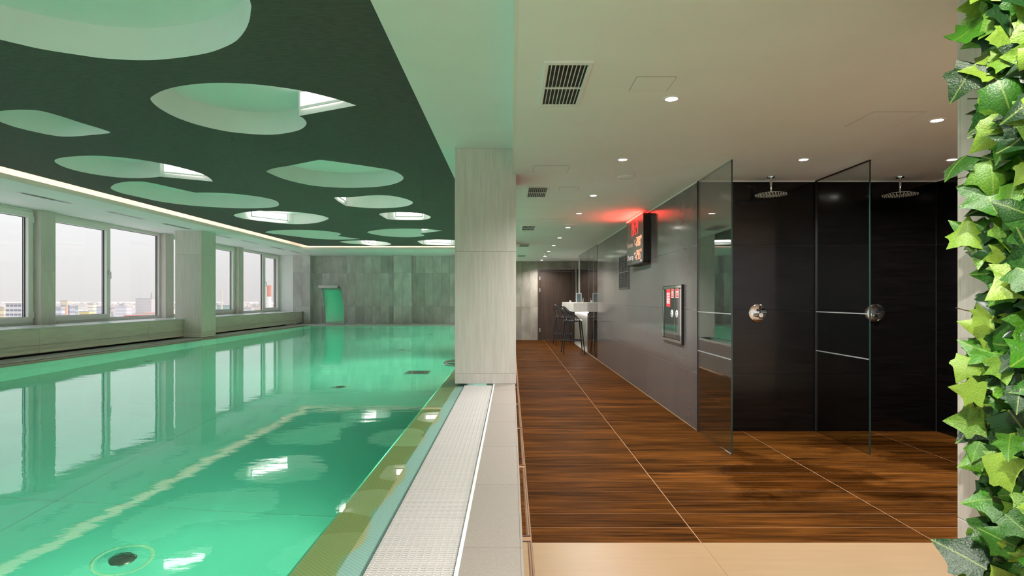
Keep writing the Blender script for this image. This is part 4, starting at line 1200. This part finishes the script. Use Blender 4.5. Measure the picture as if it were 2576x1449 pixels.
# ------------------------------------------------------------------ city outside the windows
gz = -48
ground = obj('ground', B((-9000, 2000, -2000, 9000, gz - 2, gz)), mat('haze_paled_city_ground', (.44, .40, .40, 1), .9, color2=(.60, .56, .55, 1), scale=(.02, .02, .02), detail=10))  # distance haze is put into these pale ground colours
tag(ground, 'city ground far below the windows', kind='structure')
def city(px0, px1, ytop, dist, color, label, floors=0, band=None, depth=None, top=None, cat='building', grp=None):
    """a building whose near face stands at the given distance"""
    x0, x1 = (px0 - VPX) / FOC * dist, (px1 - VPX) / FOC * dist
    zt = EYE + (VPY - ytop) / FOC * dist
    dp = depth or (x1 - x0) * .8
    t = empty('building', ((x0 + x1) / 2, dist, gz)); w = (x1 - x0) / 2; h = zt - gz
    tag(t, label, cat, grp)
    wm = mat('facade', color, .8, var=.04)  # building colours are paled to stand in for distance haze
    obj('walls', B((-w, w, 0, dp, 0, h)), wm, t)
    obj('roof', B((-w * 1.02, w * 1.02, -.3, dp + .3, h, h + .8)), mat('roof', top or (.45, .43, .43, 1), .9), t)
    if floors:
        fh = h / floors
        bm = bmesh.new()
        for k in range(floors):
            z0 = k * fh + fh * .45
            nb = max(4, int(2 * w / 3.2))
            for j in range(nb):
                xa = -w + 2 * w * (j + .12) / nb; xb = -w + 2 * w * (j + .88) / nb
                bmesh.ops.create_cube(bm, size=1, matrix=Matrix.Translation(((xa + xb) / 2, -.05, z0 + fh * .2)) @ Matrix.Diagonal((xb - xa, .3, fh * .42, 1)))
            ny = max(3, int(dp / 3.5))
            for j in range(ny):
                ya = dp * (j + .15) / ny; yb_ = dp * (j + .85) / ny
                bmesh.ops.create_cube(bm, size=1, matrix=Matrix.Translation((w + .05, (ya + yb_) / 2, z0 + fh * .2)) @ Matrix.Diagonal((.3, yb_ - ya, fh * .42, 1)))
        o = obj('windows', bm, mat('window_band', band or (.25, .26, .30, 1), .4), t); o['kind'] = 'stuff'
    return t
city(14, 55, 765, 420, (.62, .60, .60, 1), 'pale tower with dark window bands at the edge of the view', 14, (.22, .23, .28, 1))
city(-12, 10, 774, 500, (.70, .62, .45, 1), 'yellowish block left of the banded tower', 9, (.5, .45, .38, 1))
city(140, 155, 774, 420, (.62, .63, .66, 1), 'pale blue white block behind the window column', 12, (.42, .43, .48, 1))
city(153, 175, 769, 440, (.46, .47, .55, 1), 'blue grey tower with an orange stripe', 13, (.36, .36, .44, 1))
city(160, 167, 769.5, 436, (.68, .42, .30, 1), 'orange stair tower against the blue grey block')
city(176, 197, 772, 460, (.64, .66, .62, 1), 'off white slab block facing the second window', 13, (.48, .50, .48, 1))
city(199, 224, 785, 430, (.76, .66, .34, 1), 'yellow stepped apartment block', 9, (.62, .52, .30, 1))
city(151, 170, 757, 900, (.70, .62, .50, 1), 'distant beige tower behind the blue grey block', 16, (.58, .52, .44, 1))
city(222, 235, 763, 800, (.78, .74, .62, 1), 'small white gabled block further back', 10, (.5, .48, .44, 1))
city(238, 262, 772, 1000, (.55, .55, .60, 1), 'long low grey blue block', 8, (.46, .46, .52, 1))
city(290, 318, 771, 1200, (.66, .64, .66, 1), 'pale flat roofed hall', 5, (.52, .5, .54, 1))
city(341, 381, 751.5, 1240, (.62, .58, .58, 1), 'large pale block on the skyline', 14, (.52, .49, .50, 1))
city(312, 352, 795, 520, (.62, .45, .43, 1), 'low block with a red roof', 5, (.5, .42, .42, 1), top=(.60, .25, .20, 1))
city(356, 390, 788, 640, (.68, .60, .56, 1), 'low pale block with red roof edge', 6, (.52, .46, .45, 1), top=(.62, .36, .30, 1))
city(545, 578, 768, 900, (.36, .48, .42, 1), 'grey green block behind the slim chimney', 9, (.32, .42, .40, 1))
city(612, 632, 774, 900, (.64, .60, .60, 1), 'pale low block beside the far window', 8, (.5, .48, .5, 1))
city(634, 656, 770, 1000, (.74, .66, .58, 1), 'cream low block beside the striped chimney', 9, (.6, .52, .48, 1))
city(684, 704, 774, 1100, (.70, .66, .62, 1), 'pale block past the striped chimney', 8, (.56, .52, .5, 1))
tw = empty('radio_mast', ((381 - VPX) / FOC * 2500, 2500, gz)); tag(tw, 'thin lattice mast on the skyline', 'mast')
h_ = EYE - gz + 16 / FOC * 2500
bm = bmesh.new()
for sx, sy in ((1, 1), (1, -1), (-1, 1), (-1, -1)): tube(bm, [(sx * 5, sy * 5, 0), (sx * .6, sy * .6, h_)], .7, 4)
obj('legs_lattice', bm, mat('pale_steel_mast', (.5, .45, .45, 1), .7), tw)
bm = B(*[(-5 + 4.2 * k / 8, 5 - 4.2 * k / 8, -.4, .4, h_ * k / 8 - .6, h_ * k / 8 + .6) for k in range(1, 8)])
obj('crossbars', bm, mat('pale_steel_bars', (.55, .48, .48, 1), .7), tw)
def chimney(px, ytop, wpx, dist, bands, label):
    x = (px - VPX) / FOC * dist; r = wpx / FOC * dist / 2; h = EYE - gz + (VPY - ytop) / FOC * dist
    t = empty('chimney', (x, dist, gz)); tag(t, label, 'chimney', 'factory chimneys')
    n = len(bands)
    for i, c in enumerate(bands):
        z0, z1 = h * .45 + h * .55 * i / n, h * .45 + h * .55 * (i + 1) / n
        if i == 0: z0 = 0
        f = lambda z: r * (1.25 - .25 * z / h)
        obj('shaft_band', lathe([(f(z0), z0), (f(z1), z1)], 20), mat('chimney_band', c, .8), t, True)
    obj('rim', lathe([(r * .99, h - 2), (r * 1.08, h - 2), (r * 1.08, h), (r * .8, h)], 20, cap=False), mat('chimney_rim', bands[-1], .8), t, True)
RED, WHT = (.62, .26, .19, 1), (.78, .74, .71, 1)
chimney(677, 718, 10, 420, [WHT, RED, WHT, RED], 'red and white striped factory chimney in the far window')
chimney(557.5, 730, 4.4, 700, [(.60, .55, .48, 1)] * 3, 'slim plain chimney beside the free standing pillar')
bm = bmesh.new(); rc = random.Random(5)
for k in range(900):
    d_ = rc.uniform(1250, 4500); a_ = rc.uniform(-1.0, -.38)
    w_, dp_, h2 = rc.uniform(12, 45), rc.uniform(10, 30), rc.choice([6, 9, 12, 15, 22]) * rc.uniform(.7, 1.2)
    bmesh.ops.create_cube(bm, size=1, matrix=Matrix.Translation((a_ * d_, d_, gz + h2 / 2)) @ Matrix.Rotation(rc.uniform(0, 1.5), 4, 'Z') @ Matrix.Diagonal((w_, dp_, h2, 1)))
cb = obj('city_blocks', bm, mat('haze_paled_city_blocks', (.42, .40, .43, 1), .9, color2=(.76, .68, .62, 1), scale=(.012, .012, .012), detail=4))  # pale block colours carry the distance haze; no haze volume is built
tag(cb, 'scatter of distant low city blocks up to the horizon', 'city', kind='stuff')
